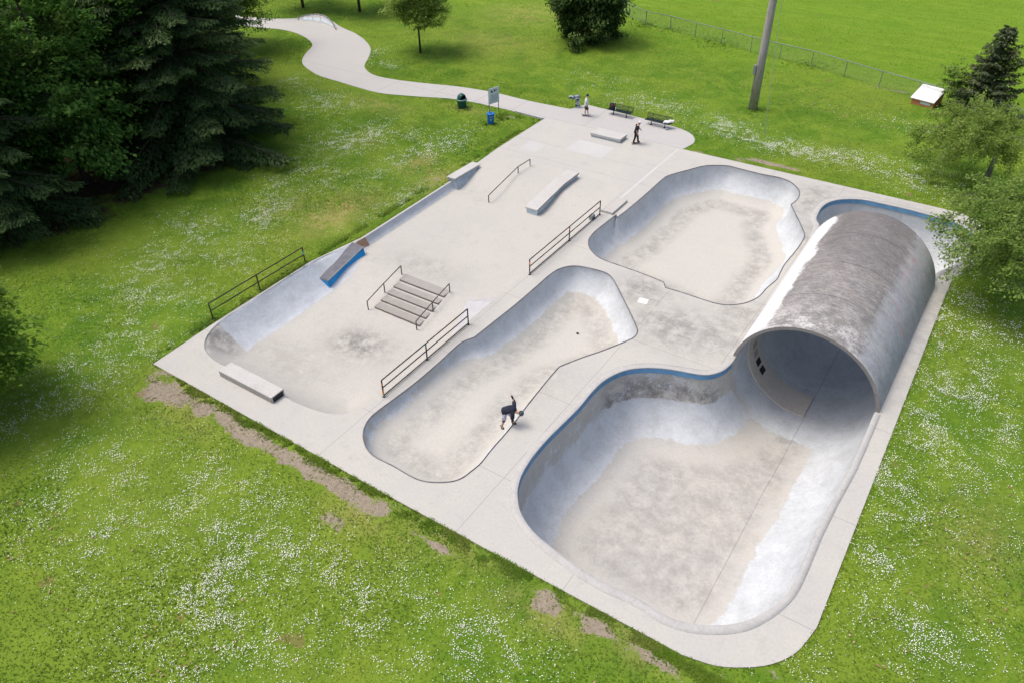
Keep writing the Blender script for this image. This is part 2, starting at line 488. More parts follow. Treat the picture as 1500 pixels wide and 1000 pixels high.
# weathered utility pole
t = NT('weathered_pole_wood')
g = t.noise(3.0, 6, 0.7, 0.3, stretch=(6, 6, 0.35))
c = t.mix(t.ramp(g, 0.35, 0.7), (0.40, 0.375, 0.36), (0.25, 0.23, 0.22))
X, Y, Z = t.xyz()
rust = t.math('MULTIPLY', t.ramp(Z, 0.4, 3.2, 1.0, 0.0), t.ramp(t.noise(1.6, 4), 0.5, 0.6))
c = t.mix(t.math('MULTIPLY', rust, 0.6), c, (0.30, 0.13, 0.09))
t.bump(g, 0.5, 0.02)
M['pole'] = t.done(c, 0.85, 0, 0.2)

t = NT('bark')
g = t.noise(4.0, 6, 0.7, 0.4, stretch=(4, 4, 0.6))
t.bump(g, 0.6, 0.03)
M['bark'] = t.done(t.mix(t.ramp(g, 0.35, 0.7), (0.055, 0.042, 0.034), (0.11, 0.088, 0.07)), 0.9, 0, 0.2)
t = NT('pale_bark')
g = t.noise(4.0, 6, 0.7, 0.4, stretch=(4, 4, 0.6))
M['palebark'] = t.done(t.mix(t.ramp(g, 0.35, 0.7), (0.17, 0.15, 0.14), (0.30, 0.28, 0.26)), 0.85, 0, 0.2)


def foliage(name, c1, c2, c3, trans=0.3):
    """three leaf colours picked by tint, lit tips and clump tops painted lighter, part of the light passing through"""
    t = NT(name)
    a = t.attr('tint')
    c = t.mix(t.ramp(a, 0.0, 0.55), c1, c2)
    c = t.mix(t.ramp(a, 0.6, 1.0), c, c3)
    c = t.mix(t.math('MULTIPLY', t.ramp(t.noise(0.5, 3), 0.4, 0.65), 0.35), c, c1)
    t.put(t.b.inputs['Base Color'], c); t.b.inputs['Roughness'].default_value = 0.65
    t.b.inputs['Specular IOR Level'].default_value = 0.2
    tr = t.n('ShaderNodeBsdfTranslucent'); t.t.links.new(c, tr.inputs['Color'])
    mx = t.n('ShaderNodeMixShader'); mx.inputs[0].default_value = trans
    t.t.links.new(t.b.outputs[0], mx.inputs[1]); t.t.links.new(tr.outputs[0], mx.inputs[2])
    t.t.links.new(mx.outputs[0], t.out.inputs['Surface'])
    return t.m


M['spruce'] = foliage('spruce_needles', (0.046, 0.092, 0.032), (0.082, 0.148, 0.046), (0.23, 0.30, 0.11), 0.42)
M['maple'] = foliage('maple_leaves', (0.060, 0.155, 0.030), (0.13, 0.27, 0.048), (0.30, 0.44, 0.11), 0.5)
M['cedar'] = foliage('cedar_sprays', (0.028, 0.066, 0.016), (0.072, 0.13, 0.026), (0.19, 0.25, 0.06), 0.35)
M['browncon'] = foliage('bronzed_conifer', (0.06, 0.085, 0.04), (0.10, 0.135, 0.06), (0.18, 0.18, 0.09), 0.3)
M['light'] = foliage('light_leaves', (0.16, 0.26, 0.045), (0.28, 0.39, 0.075), (0.44, 0.52, 0.18), 0.5)
M['light2'] = foliage('yellow_green_leaves', (0.10, 0.20, 0.025), (0.20, 0.33, 0.045), (0.34, 0.45, 0.09), 0.5)
M['midleaf'] = foliage('mid_green_leaves', (0.13, 0.23, 0.04), (0.24, 0.36, 0.07), (0.42, 0.50, 0.17), 0.5)
M['weed'] = foliage('weed_leaves', (0.03, 0.08, 0.012), (0.05, 0.12, 0.02), (0.10, 0.17, 0.04), 0.3)


def grass_colour(t):
    """shared by the turf and its blades so that they agree"""
    X, Y, Z = t.xyz()
    big = t.noise(0.07, 4, 0.6, 0.5); mid = t.noise(0.38, 6, 0.7, 0.6); fine = t.noise(2.4, 6, 0.75, 0.4)
    c = t.mix(t.ramp(mid, 0.36, 0.66), (0.078, 0.160, 0.012), (0.140, 0.222, 0.020))
    c = t.mix(t.math('MULTIPLY', t.ramp(big, 0.42, 0.66), 0.6), c, (0.165, 0.222, 0.026))
    c = t.mix(t.math('MULTIPLY', t.ramp(fine, 0.52, 0.72), 0.55), c, (0.052, 0.118, 0.010))
    c = t.mix(t.math('MULTIPLY', t.ramp(t.noise(1.1, 6, 0.8, 0.6), 0.60, 0.76), 0.5), c, (0.22, 0.21, 0.065))
    field = t.ramp(Y, 72.0, 82.0)
    fc = t.mix(t.ramp(t.noise(0.5, 5, 0.7, 0.6, stretch=(0.5, 2.2, 1)), 0.38, 0.66), (0.125, 0.235, 0.014), (0.175, 0.275, 0.026))
    c = t.mix(1.0, c, (1.06, 1.05, 1.10), 'MULTIPLY')
    strp = t.ramp(t.noise(0.16, 3, 0.5, 0.2, stretch=(0.12, 1.6, 1)), 0.44, 0.58)
    fc = t.mix(t.math('MULTIPLY', strp, 0.35), fc, (0.10, 0.20, 0.014))
    fc = t.mix(t.math('MULTIPLY', t.ramp(t.noise(0.9, 6, 0.8, 0.3), 0.6, 0.72), 0.35), fc, (0.23, 0.23, 0.06))
    c = t.mix(t.math('MULTIPLY', field, 0.8), c, fc)
    return c, fine


t = NT('turf')
c, fine = grass_colour(t)
dryn = t.math('MULTIPLY', t.attr('dry'), t.ramp(t.noise(0.8, 6, 0.75, 0.8), 0.32, 0.62))
c = t.mix(t.math('MULTIPLY', dryn, 0.85), c, (0.34, 0.28, 0.11))
soiln = t.ramp(t.math('ADD', t.attr('dirt'), t.math('MULTIPLY', t.math('SUBTRACT', t.noise(0.8, 8, 0.8, 0.4), 0.5), 1.9)), 0.52, 0.66)
soil = t.mix(t.ramp(t.noise(5.0, 6, 0.75), 0.35, 0.7), (0.295, 0.25, 0.19), (0.205, 0.17, 0.125))
soil = t.mix(t.ramp(t.noise(22.0, 3, 0.7), 0.62, 0.72), soil, (0.42, 0.38, 0.33))
c = t.mix(soiln, c, soil)
duff = t.ramp(t.math('ADD', t.attr('duff'), t.math('MULTIPLY', t.math('SUBTRACT', t.noise(0.6, 6, 0.7), 0.5), 1.4)), 0.42, 0.7)
c = t.mix(duff, c, t.mix(t.ramp(t.noise(3.0, 6, 0.7), 0.4, 0.7), (0.055, 0.036, 0.024), (0.10, 0.07, 0.045)))
mole = t.ramp(t.noise(0.55, 2, 0.5), 0.705, 0.74)
c = t.mix(t.math('MULTIPLY', mole, 0.5), c, (0.20, 0.13, 0.07))
t.bump(t.math('ADD', fine, t.noise(12, 4, 0.7)), 0.8, 0.05)
M['turf'] = t.done(c, 0.9, 0, 0.1)
t = NT('grass_blades')
c, fine = grass_colour(t)
ti = t.attr('tint')
c = t.mix(1.0, c, (1.10, 1.13, 1.08), 'MULTIPLY')
c = t.mix(t.ramp(ti, 0.55, 1.0), t.mix(t.ramp(ti, 0.0, 0.5), t.mix(0.15, c, (0.045, 0.11, 0.008)), c), t.mix(0.35, c, (0.21, 0.25, 0.05)))
c = t.mix(t.math('MULTIPLY', t.attr('dry'), 0.7), c, (0.32, 0.28, 0.10))
t.put(t.b.inputs['Base Color'], c); t.b.inputs['Roughness'].default_value = 0.7; t.b.inputs['Specular IOR Level'].default_value = 0.15
tr = t.n('ShaderNodeBsdfTranslucent'); t.t.links.new(c, tr.inputs['Color'])
mx = t.n('ShaderNodeMixShader'); mx.inputs[0].default_value = 0.35
t.t.links.new(t.b.outputs[0], mx.inputs[1]); t.t.links.new(tr.outputs[0], mx.inputs[2]); t.t.links.new(mx.outputs[0], t.out.inputs['Surface'])
M['blade'] = t.m
M['daisy'] = plain('daisy_petals', (0.82, 0.82, 0.78), 0.8, 0, 0.06)

# ------------------------------------------------------------------ the outlines of the park
V2 = lambda pts, z=0.0: [tuple(G(x, y, z))[:2] for x, y in pts]
SLAB = [(-33.0, 15.0), (-33.2, 19.0), (-33.35, 26.5), (-33.0, 28.6), (-32.65, 30.5), (-32.75, 40), (-32.85, 43.2), (-33.1, 47), (-33.15, 53.75), (-33.2, 54.2), (-20.6, 54.2), (-0.9, 54.35)]
SLAB += [(0.6, 53.6), (1.25, 52.0), (1.35, 49.5), (0.9, 47.0), (0.25, 45.6), (0.2, 43), (0.2, 37), (0.2, 28), (0.2, 21.6), (0.2, 18.6), (-0.1, 17.3), (-0.65, 16.4), (-1.4, 15.75), (-2.3, 15.25), (-3.4, 15.0), (-9, 14.95), (-16.3, 14.9)]
k_ = SLAB.index((0.2, 18.6)); k2_ = SLAB.index((-3.4, 15.0)); b_ = SLAB.index((-0.9, 54.35)); b2_ = SLAB.index((0.25, 45.6))
SLAB = SLAB[:b_] + [tuple(p) for p in smooth_line(SLAB[b_:b2_ + 1], closed=False, step=0.4)] + SLAB[b2_ + 1:k_] + [tuple(p) for p in smooth_line(SLAB[k_:k2_ + 1], closed=False, step=0.3)] + SLAB[k2_ + 1:]
SLAB = np.array(SLAB)

BOWL2_PX = [(532, 636), (534, 648), (540, 660), (552, 670), (576, 682), (600, 696), (616, 703), (636, 706), (660, 705), (676, 700), (690, 690), (704, 678), (720, 658), (746, 628), (772, 594), (800, 559), (819, 537),
            (852, 524), (884, 513), (919, 499), (929, 493.6), (933.5, 487), (932.5, 479), (925.5, 463), (913, 437.6), (903, 418), (895, 405.6), (884, 398.5), (858, 392), (839, 390), (820, 394), (804, 404), (788, 418),
            (756, 445.6), (724, 471), (695, 494), (674, 503), (644, 530), (612, 557.5), (580, 582), (553, 602), (542, 612), (535, 623)]
BOWL2 = ccw(smooth_line(V2(BOWL2_PX), sharp=(16, 35), step=0.13))
z7 = [(232, 580), (240, 555), (270, 520), (330, 472), (385, 430), (388, 447), (450, 400), (550, 315), (640, 235), (680, 213), (780, 185), (870, 163), (950, 160), (1010, 165), (1080, 183), (1180, 207), (1270, 225), (1330, 245),
      (1370, 275), (1390, 305), (1385, 335), (1365, 358), (1343, 375), (1360, 410), (1390, 470), (1412, 520), (1417, 550), (1400, 585), (1360, 640), (1310, 700), (1285, 745), (1265, 785), (1210, 832), (1195, 850), (1165, 880),
      (1130, 900), (1080, 917), (1010, 925), (940, 918), (860, 895), (760, 862), (655, 830), (645, 800), (560, 765), (450, 725), (340, 687), (290, 665), (255, 635), (237, 608)]
BOWL3 = ccw(smooth_line(V2([(800 + a / 3.745, 200 + b / 3.745) for a, b in z7]), sharp=(4, 5, 22, 41, 42), step=0.13))
# deep bowl: front basin, straight sides under the pipe, end bowl behind
PCX, PR, PZ = -4.28, 3.55, -0.62          # pipe axis x, inner radius, axis height
PHW = math.sqrt(PR * PR - PZ * PZ)        # half width at deck level
PY0, PY1 = 31.2, 44.75
zf = [(850, 103), (810, 118), (770, 120), (720, 112), (650, 100), (580, 95), (510, 100), (460, 115), (410, 143), (370, 180), (320, 240), (260, 300), (200, 360), (150, 420), (115, 475), (98, 520), (93, 560), (100, 610), (120, 655), (160, 705), (220, 755), (300, 815), (400, 880)]
pool_px = [(720 + a / 2.5, 500 + b / 2.5) for a, b in zf]
zb = [(80, 440), (150, 485), (210, 515), (270, 533), (330, 540), (400, 540), (470, 528), (530, 505), (580, 475), (620, 440), (650, 400), (680, 340), (710, 270), (740, 200), (770, 140), (800, 80)]
pool_px += [(900 + a / 2.5, 700 + b / 2.5) for a, b in zb]
front = V2(pool_px)
front = [(PCX - PHW, PY0 + 0.0)] + front + [(PCX + PHW - 0.03, 27.0), (PCX + PHW, 29.5), (PCX + PHW, PY0)]
z8 = [(1255, 262), (1180, 205), (1100, 178), (1000, 150), (900, 125), (800, 103), (720, 87), (650, 83), (590, 87), (545, 100), (510, 125), (490, 160), (485, 185), (498, 222)]
back = [(PCX + PHW, PY1), (PCX + PHW + 0.15, 45.6)] + [(-0.3, 46.3), (0.25, 47.6), (0.45, 49.2)] + V2([(1050 + a / 3.333, 267 + b / 3.333) for a, b in z8]) + [(PCX - PHW, PY1)]
fs = smooth_line(front, closed=False, step=0.13)
bs = smooth_line(back, closed=False, step=0.13)
sideR = [(PCX + PHW, y) for y in np.arange(PY0 + 0.13, PY1 - 0.05, 0.13)]
sideL = [(PCX - PHW, y) for y in np.arange(PY1 - 0.13, PY0 + 0.05, -0.13)]
POOL = ccw(np.array(list(fs) + sideR + list(bs) + sideL))
PIT = [(-33.2, 26.4), (-33.1, 21), (-33.05, 19.6), (-32.75, 18.4), (-32.0, 17.45), (-31.0, 17.0), (-29.9, 16.88), (-28, 16.85), (-26, 16.9), (-24, 16.95), (-22.6, 17.2), (-21.8, 17.7), (-21.4, 18.6), (-21.3, 19.6),
       (-21.3, 30), (-21.3, 43.6), (-21.3, 46.0), (-32.75, 46.0), (-32.68, 43), (-32.6, 40), (-32.5, 30.6), (-32.85, 28.7)]
PITL = ccw(smooth_line(PIT, sharp=(13, 14, 15, 16, 17, 18, 19, 20), step=0.16))

# ------------------------------------------------------------------ deck
gx, gy = np.meshgrid(np.arange(-32.9, 1.3, 0.5), np.arange(15.2, 54.2, 0.5)); gp = np.stack([gx.ravel(), gy.ravel()], 1)
dm = np.minimum.reduce([dist_line(L_, gp) for L_ in (SLAB, PITL, BOWL2, BOWL3, POOL)])
gp = gp[(dm > 0.12) & inside(SLAB, gp)]
gp = gp[~inside(PITL, gp) & ~inside(BOWL2, gp) & ~inside(BOWL3, gp) & ~inside(POOL, gp)]
V, F, cen = cdt_fill([SLAB, PITL, BOWL2, BOWL3, POOL], gp)
ok = inside(SLAB, cen) & ~inside(PITL, cen) & ~inside(BOWL2, cen) & ~inside(BOWL3, cen) & ~inside(POOL, cen)
V3 = np.c_[V, np.zeros(len(V))]
deck_faces = F[ok]
def d_st(lst):
    o = np.zeros(len(V))
    for px, py, rx, ry, w in lst:
        g = G(px, py); o = np.maximum(o, w * np.exp(-(((V[:, 0] - g.x) / rx) ** 2 + ((V[:, 1] - g.y) / ry) ** 2)))
    return o
dst = d_st([(990, 480, 2.6, 2.0, 0.75), (940, 425, 1.6, 1.6, 0.7), (1050, 490, 2.2, 2.0, 0.6), (1090, 460, 1.6, 1.6, 0.6), (1190, 290, 1.4, 3.5, 0.55), (1180, 345, 1.0, 2.5, 0.5), (1290, 285, 4, 0.9, 0.45), (1375, 470, 0.9, 5, 0.55), (1330, 560, 0.7, 3, 0.4), (1090, 262, 3, 1, 0.4), (690, 470, 0.6, 3, 0.3), (800, 560, 1.2, 2, 0.25)])
deck = np_mesh('deck', V3, deck_faces, M['deck'], None, False, {'stain': dst})
tag(deck, 'pale concrete deck slab around the bowls of the skatepark', kind='structure')
bm = bmesh.new()
n = len(SLAB)
for i in range(n):
    a, b = SLAB[i], SLAB[(i + 1) % n]
    vs = [bm.verts.new((*a, -0.16)), bm.verts.new((*b, -0.16)), bm.verts.new((*b, 0)), bm.verts.new((*a, 0))]
    bm.faces.new(vs)
tag(obj('deck_edge', bm, M['deck']), kind='structure')


for nm_, (x0, y0, x1, y1), cc_ in (('deck_seam', (-21.0, 44.2, -20.84, 54.0), (0.53, 0.525, 0.515)), ('repair_patch', (-31.6, 47.6, -30.1, 49.4), (0.49, 0.485, 0.475)), ('repair_patch', (-28.4, 49.4, -25.2, 51.6), (0.50, 0.495, 0.485)), ('repair_patch', (-29.6, 33.4, -28.2, 34.0), (0.54, 0.52, 0.48))):
    bm = bmesh.new(); zz_ = 0.004 if y0 > 46.1 or x0 > -21.2 else None
    if zz_ is None: bm.free(); continue
    bm.faces.new([bm.verts.new(p) for p in ((x0, y0, zz_), (x1, y0, zz_), (x1, y1, zz_), (x0, y1, zz_))])
    tag(obj(nm_, bm, concrete(nm_, cc_, tuple(c_ * 0.93 for c_ in cc_), tuple(c_ * 0.8 for c_ in cc_), 0.5)), kind='structure')

# ------------------------------------------------------------------ basins
def basin(outline, zfun, widths, grid, mat, name, parent, paint, stain, smooth=True):
    nrm = normals2d(outline); rings = []
    for w in widths:
        p = outline + nrm * w
        d = dist_line(outline, p)
        rings.append(p[(d > w * 0.96) & inside(outline, p)])
    lo = outline.min(0); hi = outline.max(0)
    gx, gy = np.meshgrid(np.arange(lo[0], hi[0], grid), np.arange(lo[1], hi[1], grid))
    gp = np.stack([gx.ravel(), gy.ravel()], 1); gp = gp + np.random.default_rng(3).uniform(-0.2, 0.2, gp.shape) * grid
    gp = gp[inside(outline, gp)]
    gp = gp[dist_line(outline, gp) > widths[-1] + grid * 0.6]
    V, F, cen = cdt_fill([outline], np.concatenate(rings + [gp]))
    F = F[inside(outline, cen)]
    d = dist_line(outline, V)
    d[d < 1e-4] = 0
    z = zfun(V[:, 0], V[:, 1], d); z[d == 0] = 0
    return np_mesh(name, np.c_[V, z], F, mat, parent, smooth, {'paint': paint(V[:, 0], V[:, 1], z, d), 'stain': stain(V[:, 0], V[:, 1], z, d)})


def circ(d, v, r):
    t = np.clip(d / r, 0, 1)
    return -(v + r * np.sqrt(np.clip(1 - (1 - t) ** 2, 0, 1)))


def tube_along(bm, line, r, n=6, closed=True, z=0.0):
    L = line; N = len(L); nr = normals2d(L) if closed else None
    if not closed:
        t = np.gradient(L, axis=0); t /= np.linalg.norm(t, axis=1)[:, None]; nr = np.stack([-t[:, 1], t[:, 0]], 1)
    rings = []
    for p, q in zip(L, nr):
        rings.append([bm.verts.new((p[0] + q[0] * r * math.cos(a), p[1] + q[1] * r * math.cos(a), z + r * math.sin(a))) for a in np.linspace(0, 2 * math.pi, n, endpoint=False)])
    for i in range(N if closed else N - 1):
        A, B = rings[i], rings[(i + 1) % N]
        for k in range(n):
            bm.faces.new((A[k], B[k], B[(k + 1) % n], A[(k + 1) % n]))


W = [0.004, 0.03, 0.09, 0.18, 0.3, 0.45, 0.65, 0.9, 1.15, 1.4, 1.7, 2.0]
# long shallow bowl
def z_b2(x, y, d):
    t = sstep(22.0, 29.0, y)
    dep = 0.95 + 0.85 * t; r = 1.45 + 0.45 * t
    pr = circ(d, 0.06, r)
    return pr / (0.06 + r) * dep


def p_b2(x, y, z, d):
    dep = 0.95 + 0.85 * sstep(22.0, 29.0, y)
    f = sstep(0.60, 0.99, -z / dep)
    a = 1.0 - f * 1.05
    nearleft = sstep(26.5, 24.5, y) * sstep(-14.5, -16, x)
    return np.clip(a - 0.45 * nearleft, -0.5, 1)


b2 = empty('skate_bowl', (0, 0, 0), 0, 'long shallow concrete bowl holding the bent over skater, between railings and deep bowl', 'skate bowl', 'sunken concrete bowls of the skatepark')
basin(BOWL2, z_b2, W, 0.3, M['bowl'], 'basin', b2, p_b2, lambda x, y, z, d: 0.45 * sstep(0.5, 1.2, d) * sstep(2.6, 1.6, d))
bm = bmesh.new(); tube_along(bm, BOWL2, 0.032, z=0.008); obj('coping', bm, M['coping'], b2, True)
bm = bmesh.new(); dp = G(846, 488, -1.75); lathe(bm, [(0.075, -0.02), (0.075, 0.012), (0.06, 0.02)], 14, dp); obj('drain', bm, M['rail'], b2)


def z_b3(x, y, d):
    v = 0.08 + 0.1 * sstep(40, 46, y); r = 1.9
    z = circ(d, v, r)
    return z + 0.25 * sstep(38.5, 35.0, y) * np.clip(d / 1.5, 0, 1)


def p_b3(x, y, z, d):
    f = sstep(0.70, 1.0, -z / 1.95)
    a = 1.0 - 1.05 * f
    return np.clip(a + 0.25 * sstep(-12.0, -9.5, x), -0.4, 1)


b3 = empty('skate_bowl', (0, 0, 0), 0, 'wide angular bowl with tan floor and pale walls left of the pipe', 'skate bowl', 'sunken concrete bowls of the skatepark')
basin(BOWL3, z_b3, W, 0.3, M['bowl'], 'basin', b3, p_b3, lambda x, y, z, d: 0.5 * sstep(1.3, 1.9, d) * sstep(3.4, 2.4, d))
bm = bmesh.new(); tube_along(bm, BOWL3, 0.032, z=0.008); obj('coping', bm, M['coping'], b3, True)


# deep bowl, carrying on under the pipe as its lower half
def z_pool(x, y, d):
    k = sstep(26.5, 31.0, y)
    v = 1.15 + (-PZ - 1.15) * k; r = 2.55 + (PR - 2.55) * k
    hw = (PR - PHW) * k
    return circ(d + hw, v, r)


def p_pool(x, y, z, d):
    leftish = sstep(-6.5, -9.0, x) * sstep(31.5, 30, y)
    farish = sstep(25.5, 27.0, y) * sstep(32.5, 31, y)
    rightish = sstep(-4.6, -3.6, x) * sstep(34, 31, y)
    vert = np.maximum(sstep(-1.75, -2.1, z), 0.47)                        # paint below; upper wall part painted to lighten its shade
    low = 1 - sstep(-3.25, -3.75, z) * 0.95
    a = np.maximum(leftish, farish) * vert * low
    rgt = rightish * (1 - sstep(1.6, 2.7, d))
    far = sstep(29.0, 27.0, -y + 56) * 0
    endb = sstep(44.0, 45.5, y) * 0.95
    pipe = sstep(30.5, 32.5, y) * sstep(44.5, 43.5, y) * 0.75
    return np.clip(np.maximum.reduce([a, rgt, endb, pipe]) - 0.05, 0, 1)


def s_pool(x, y, z, d):
    leftish = np.maximum(0.22 * sstep(-9, -11, x), sstep(25.5, 27.0, y))
    band = sstep(-0.7, -1.3, z) * sstep(-2.4, -1.8, z) * sstep(31.2, 29.6, y)
    floor = 0.4 * sstep(2.2, 3.2, d)
    under = 0.12 * sstep(31, 32, y) * sstep(45, 44, y)  # basin a little darker along the stretch under the pipe
    return np.clip(leftish * band * 0.9 + floor + under, 0, 1)


pool = empty('skate_bowl', (0, 0, 0), 0, 'deepest bowl with a blue band under its rim, running under the pipe', 'skate bowl', 'sunken concrete bowls of the skatepark')
WP = [0.004, 0.02, 0.06, 0.13, 0.24, 0.4, 0.6, 0.85, 1.1, 1.4, 1.7, 2.05, 2.4, 2.8, 3.2]
basin(POOL, z_pool, WP, 0.3, M['pool'], 'basin', pool, p_pool, s_pool)


def strip(line, w0, z0, w1, z1, mat, name, parent, thick=None):
    nr = np.stack([-(np.gradient(line[:, 1])), np.gradient(line[:, 0])], 1); nr /= np.linalg.norm(nr, axis=1)[:, None]
    A = np.c_[line + nr * w0, np.full(len(line), z0)]; B = np.c_[line + nr * w1, np.full(len(line), z1)]
    n = len(line); v = np.concatenate([A, B]); f = np.array([(i, i + 1, n + i + 1, n + i) for i in range(n - 1)])
    return v, f


frontline = ccw(POOL)
# split the closed outline into the parts open to the sky
def open_part(sel):
    idx = np.where(sel)[0]; k = np.where(np.diff(idx) > 1)[0]
    if len(k): idx = np.concatenate([idx[k[0] + 1:], idx[:k[0] + 1]])
    return POOL[idx]


lf = open_part(POOL[:, 1] < PY0 + 0.02)
lb = open_part(POOL[:, 1] > PY1 - 0.02)
for ln in (lf, lb):
    v, f = strip(ln, 0.012, -0.02, 0.045, -0.31, None, '', None)
    np_mesh('blue_band', v, f, M['blue_band'], pool)
    n = len(ln); vv = []; ff = []
    nr = np.stack([-(np.gradient(ln[:, 1])), np.gradient(ln[:, 0])], 1); nr /= np.linalg.norm(nr, axis=1)[:, None]
    wd_ = 0.34 - 0.08 * sstep(-2.2, -1.2, ln[:, 0])
    sec = [(0.022, -0.03), (0.028, 0.018), (0.018, 0.026), (-wd_, 0.022), (-wd_ - 0.006, -0.01)]
    for o_, zz in sec:
        vv.append(np.c_[ln + nr * (o_[:, None] if isinstance(o_, np.ndarray) else o_), np.full(n, zz)])
    vv = np.concatenate(vv)
    for s_ in range(len(sec) - 1):
        for i in range(n - 1):
            ff.append((s_ * n + i, s_ * n + i + 1, (s_ + 1) * n + i + 1, (s_ + 1) * n + i))
    np_mesh('rim', vv, np.array(ff), M['rim'], pool, False)

# ------------------------------------------------------------------ street course floor
def zfl(y):
    return -0.55 * sstep(43.6, 40.3, y) - 0.75 * np.clip((29.1 - np.asarray(y)) / 2.9, 0, 1)


PIT_LEFT = np.array([p for p in PIT[-5:]] + PIT[:4]); PIT_LEFT = PIT_LEFT[1:]
PIT_FRONT = np.array(PIT[2:14])


def z_pit(x, y, d):
    P = np.stack([x, y], 1)
    base = zfl(y)
    dl = dist_line(PIT_LEFT, P, False); df = dist_line(PIT_FRONT, P, False)
    wl = 0.26 + 1.6 * sstep(31.0, 27.5, y)
    el = 1 - (1 - np.clip(dl / wl, 0, 1)) ** 1.5
    ef = 1 - (1 - np.clip(df / 2.7, 0, 1)) ** 2.0
    return base * np.minimum(el, ef)


def p_pit(x, y, z, d):
    P = np.stack([x, y], 1)
    dl = dist_line(PIT_LEFT, P, False)
    wl = 0.26 + 1.55 * sstep(31.0, 27.5, y)
    a = np.clip((wl * 1.03 - dl) / 0.25, -1.5, 1.5)
    return np.where(y < 41, np.minimum(a, np.clip((y - 19.2) / 0.8, -1.5, 1.5)) + 0.5, -1.0)


def s_pit(x, y, z, d):
    P = np.stack([x, y], 1)
    s = 0.9 * np.exp(-(((x + 26.3) / 1.8) ** 2 + ((y - 23.2) / 1.3) ** 2))
    s += 0.8 * np.exp(-(((x + 32.3) / 1.1) ** 2 + ((y - 18.6) / 1.0) ** 2))
    s += 0.35 * np.exp(-(((x + 27.5) / 3.0) ** 2 + ((y - 30.5) / 1.5) ** 2))
    s += 0.3 * np.exp(-(((x + 28.5) / 3.0) ** 2 + ((y - 20.0) / 1.6) ** 2))
    return np.clip(s, 0, 1)


sf = empty('street_course', (0, 0, 0))
bpy.data.objects.remove(sf)
so = basin(PITL, z_pit, [0.004, 0.12, 0.26, 0.42, 0.7, 1.05, 1.45, 1.85, 2.3, 2.8], 0.3, M['street'], 'street_floor', None, p_pit, s_pit)
tag(so, 'stained concrete floor of the street course with banked left wall', kind='structure')

# ------------------------------------------------------------------ ground
rng = np.random.default_rng(11)


def blob(x, y, lst):
    v = np.zeros(np.shape(x))
    for (px, py, rx, ry, w) in lst:
        g = G(px, py)
        v = np.maximum(v, w * np.exp(-(((x - g.x) / rx) ** 2 + ((y - g.y) / ry) ** 2) ** 1.0))
    return v


DIRT = [(228, 572, 1.3, 1.1, 1.0), (262, 580, 1.3, 0.8, 0.95), (330, 612, 1.6, 0.55, 0.95), (385, 650, 1.6, 0.6, 0.95), (430, 672, 1.8, 0.55, 1), (490, 706, 1.8, 0.6, 1.0), (540, 738, 1.5, 0.6, 1.0), (490, 765, 0.9, 0.5, 0.8), (355, 634, 1.6, .6, .95), (300, 597, 1.5, .7, .9), (410, 662, 1.6, .55, .95), (460, 690, 1.6, .6, .95), (515, 722, 1.5, .6, .95), (240, 545, .9, .9, .8),
        (530, 805, 0.7, 0.5, 0.7), (635, 797, 1.6, 0.3, 0.75), (725, 823, 0.5, 0.4, 0.72), (800, 880, 1.0, 0.8, 0.85), (870, 915, 1.4, 0.5, 0.9), (950, 960, 1.5, 0.4, 0.85), (1045, 985, 1.0, 0.3, 0.7), (1135, 985, 0.7, 0.5, 0.6),
        (340, 512, 0.4, 0.5, 0.6), (288, 492, 0.5, 0.9, 0.75), (1130, 240, 3.6, 0.45, 0.95), (1085, 235, 1.5, 0.4, .7), (1020, 222, 0.8, 0.3, 0.8), (640, 262, 0.5, 2.0, 0.55), (465, 117, 1.0, 0.4, 0.75), (690, 158, 0.5, 0.4, 0.8), (1310, 133, 6, 0.35, 0.65),
        (750, 172, 1.2, 0.3, .7), (700, 232, 0.3, 1.0, 0.6)]
DRY = [(490, 312, 1.8, 3.2, 1.0), (610, 240, 1.3, 1.8, 0.8), (640, 262, 1.2, 2.5, 0.7), (350, 480, 1.0, 2.0, 0.5), (770, 20, 6, 5, 0.55), (720, 60, 5, 4, .35), (560, 155, 4, 1.5, 0.45), (800, 900, 2, 0.8, 0.55), (660, 790, 3, 0.8, 0.4), (1440, 800, 1.6, 3, 0.35), (420, 300, 2, 3, 0.35), (280, 590, 3, 1.6, 0.5), (680, 160, 3, 0.8, 0.4), (920, 940, 2, .8, .5), (540, 760, 2.5, 1, .5)]
DUFF = [(270, 235, 4.6, 4.2, 1.0), (170, 260, 6, 4.5, 1.0), (60, 300, 7, 5, 1.0), (120, 200, 12, 7, 1.0), (0, 330, 5, 5, .8)]
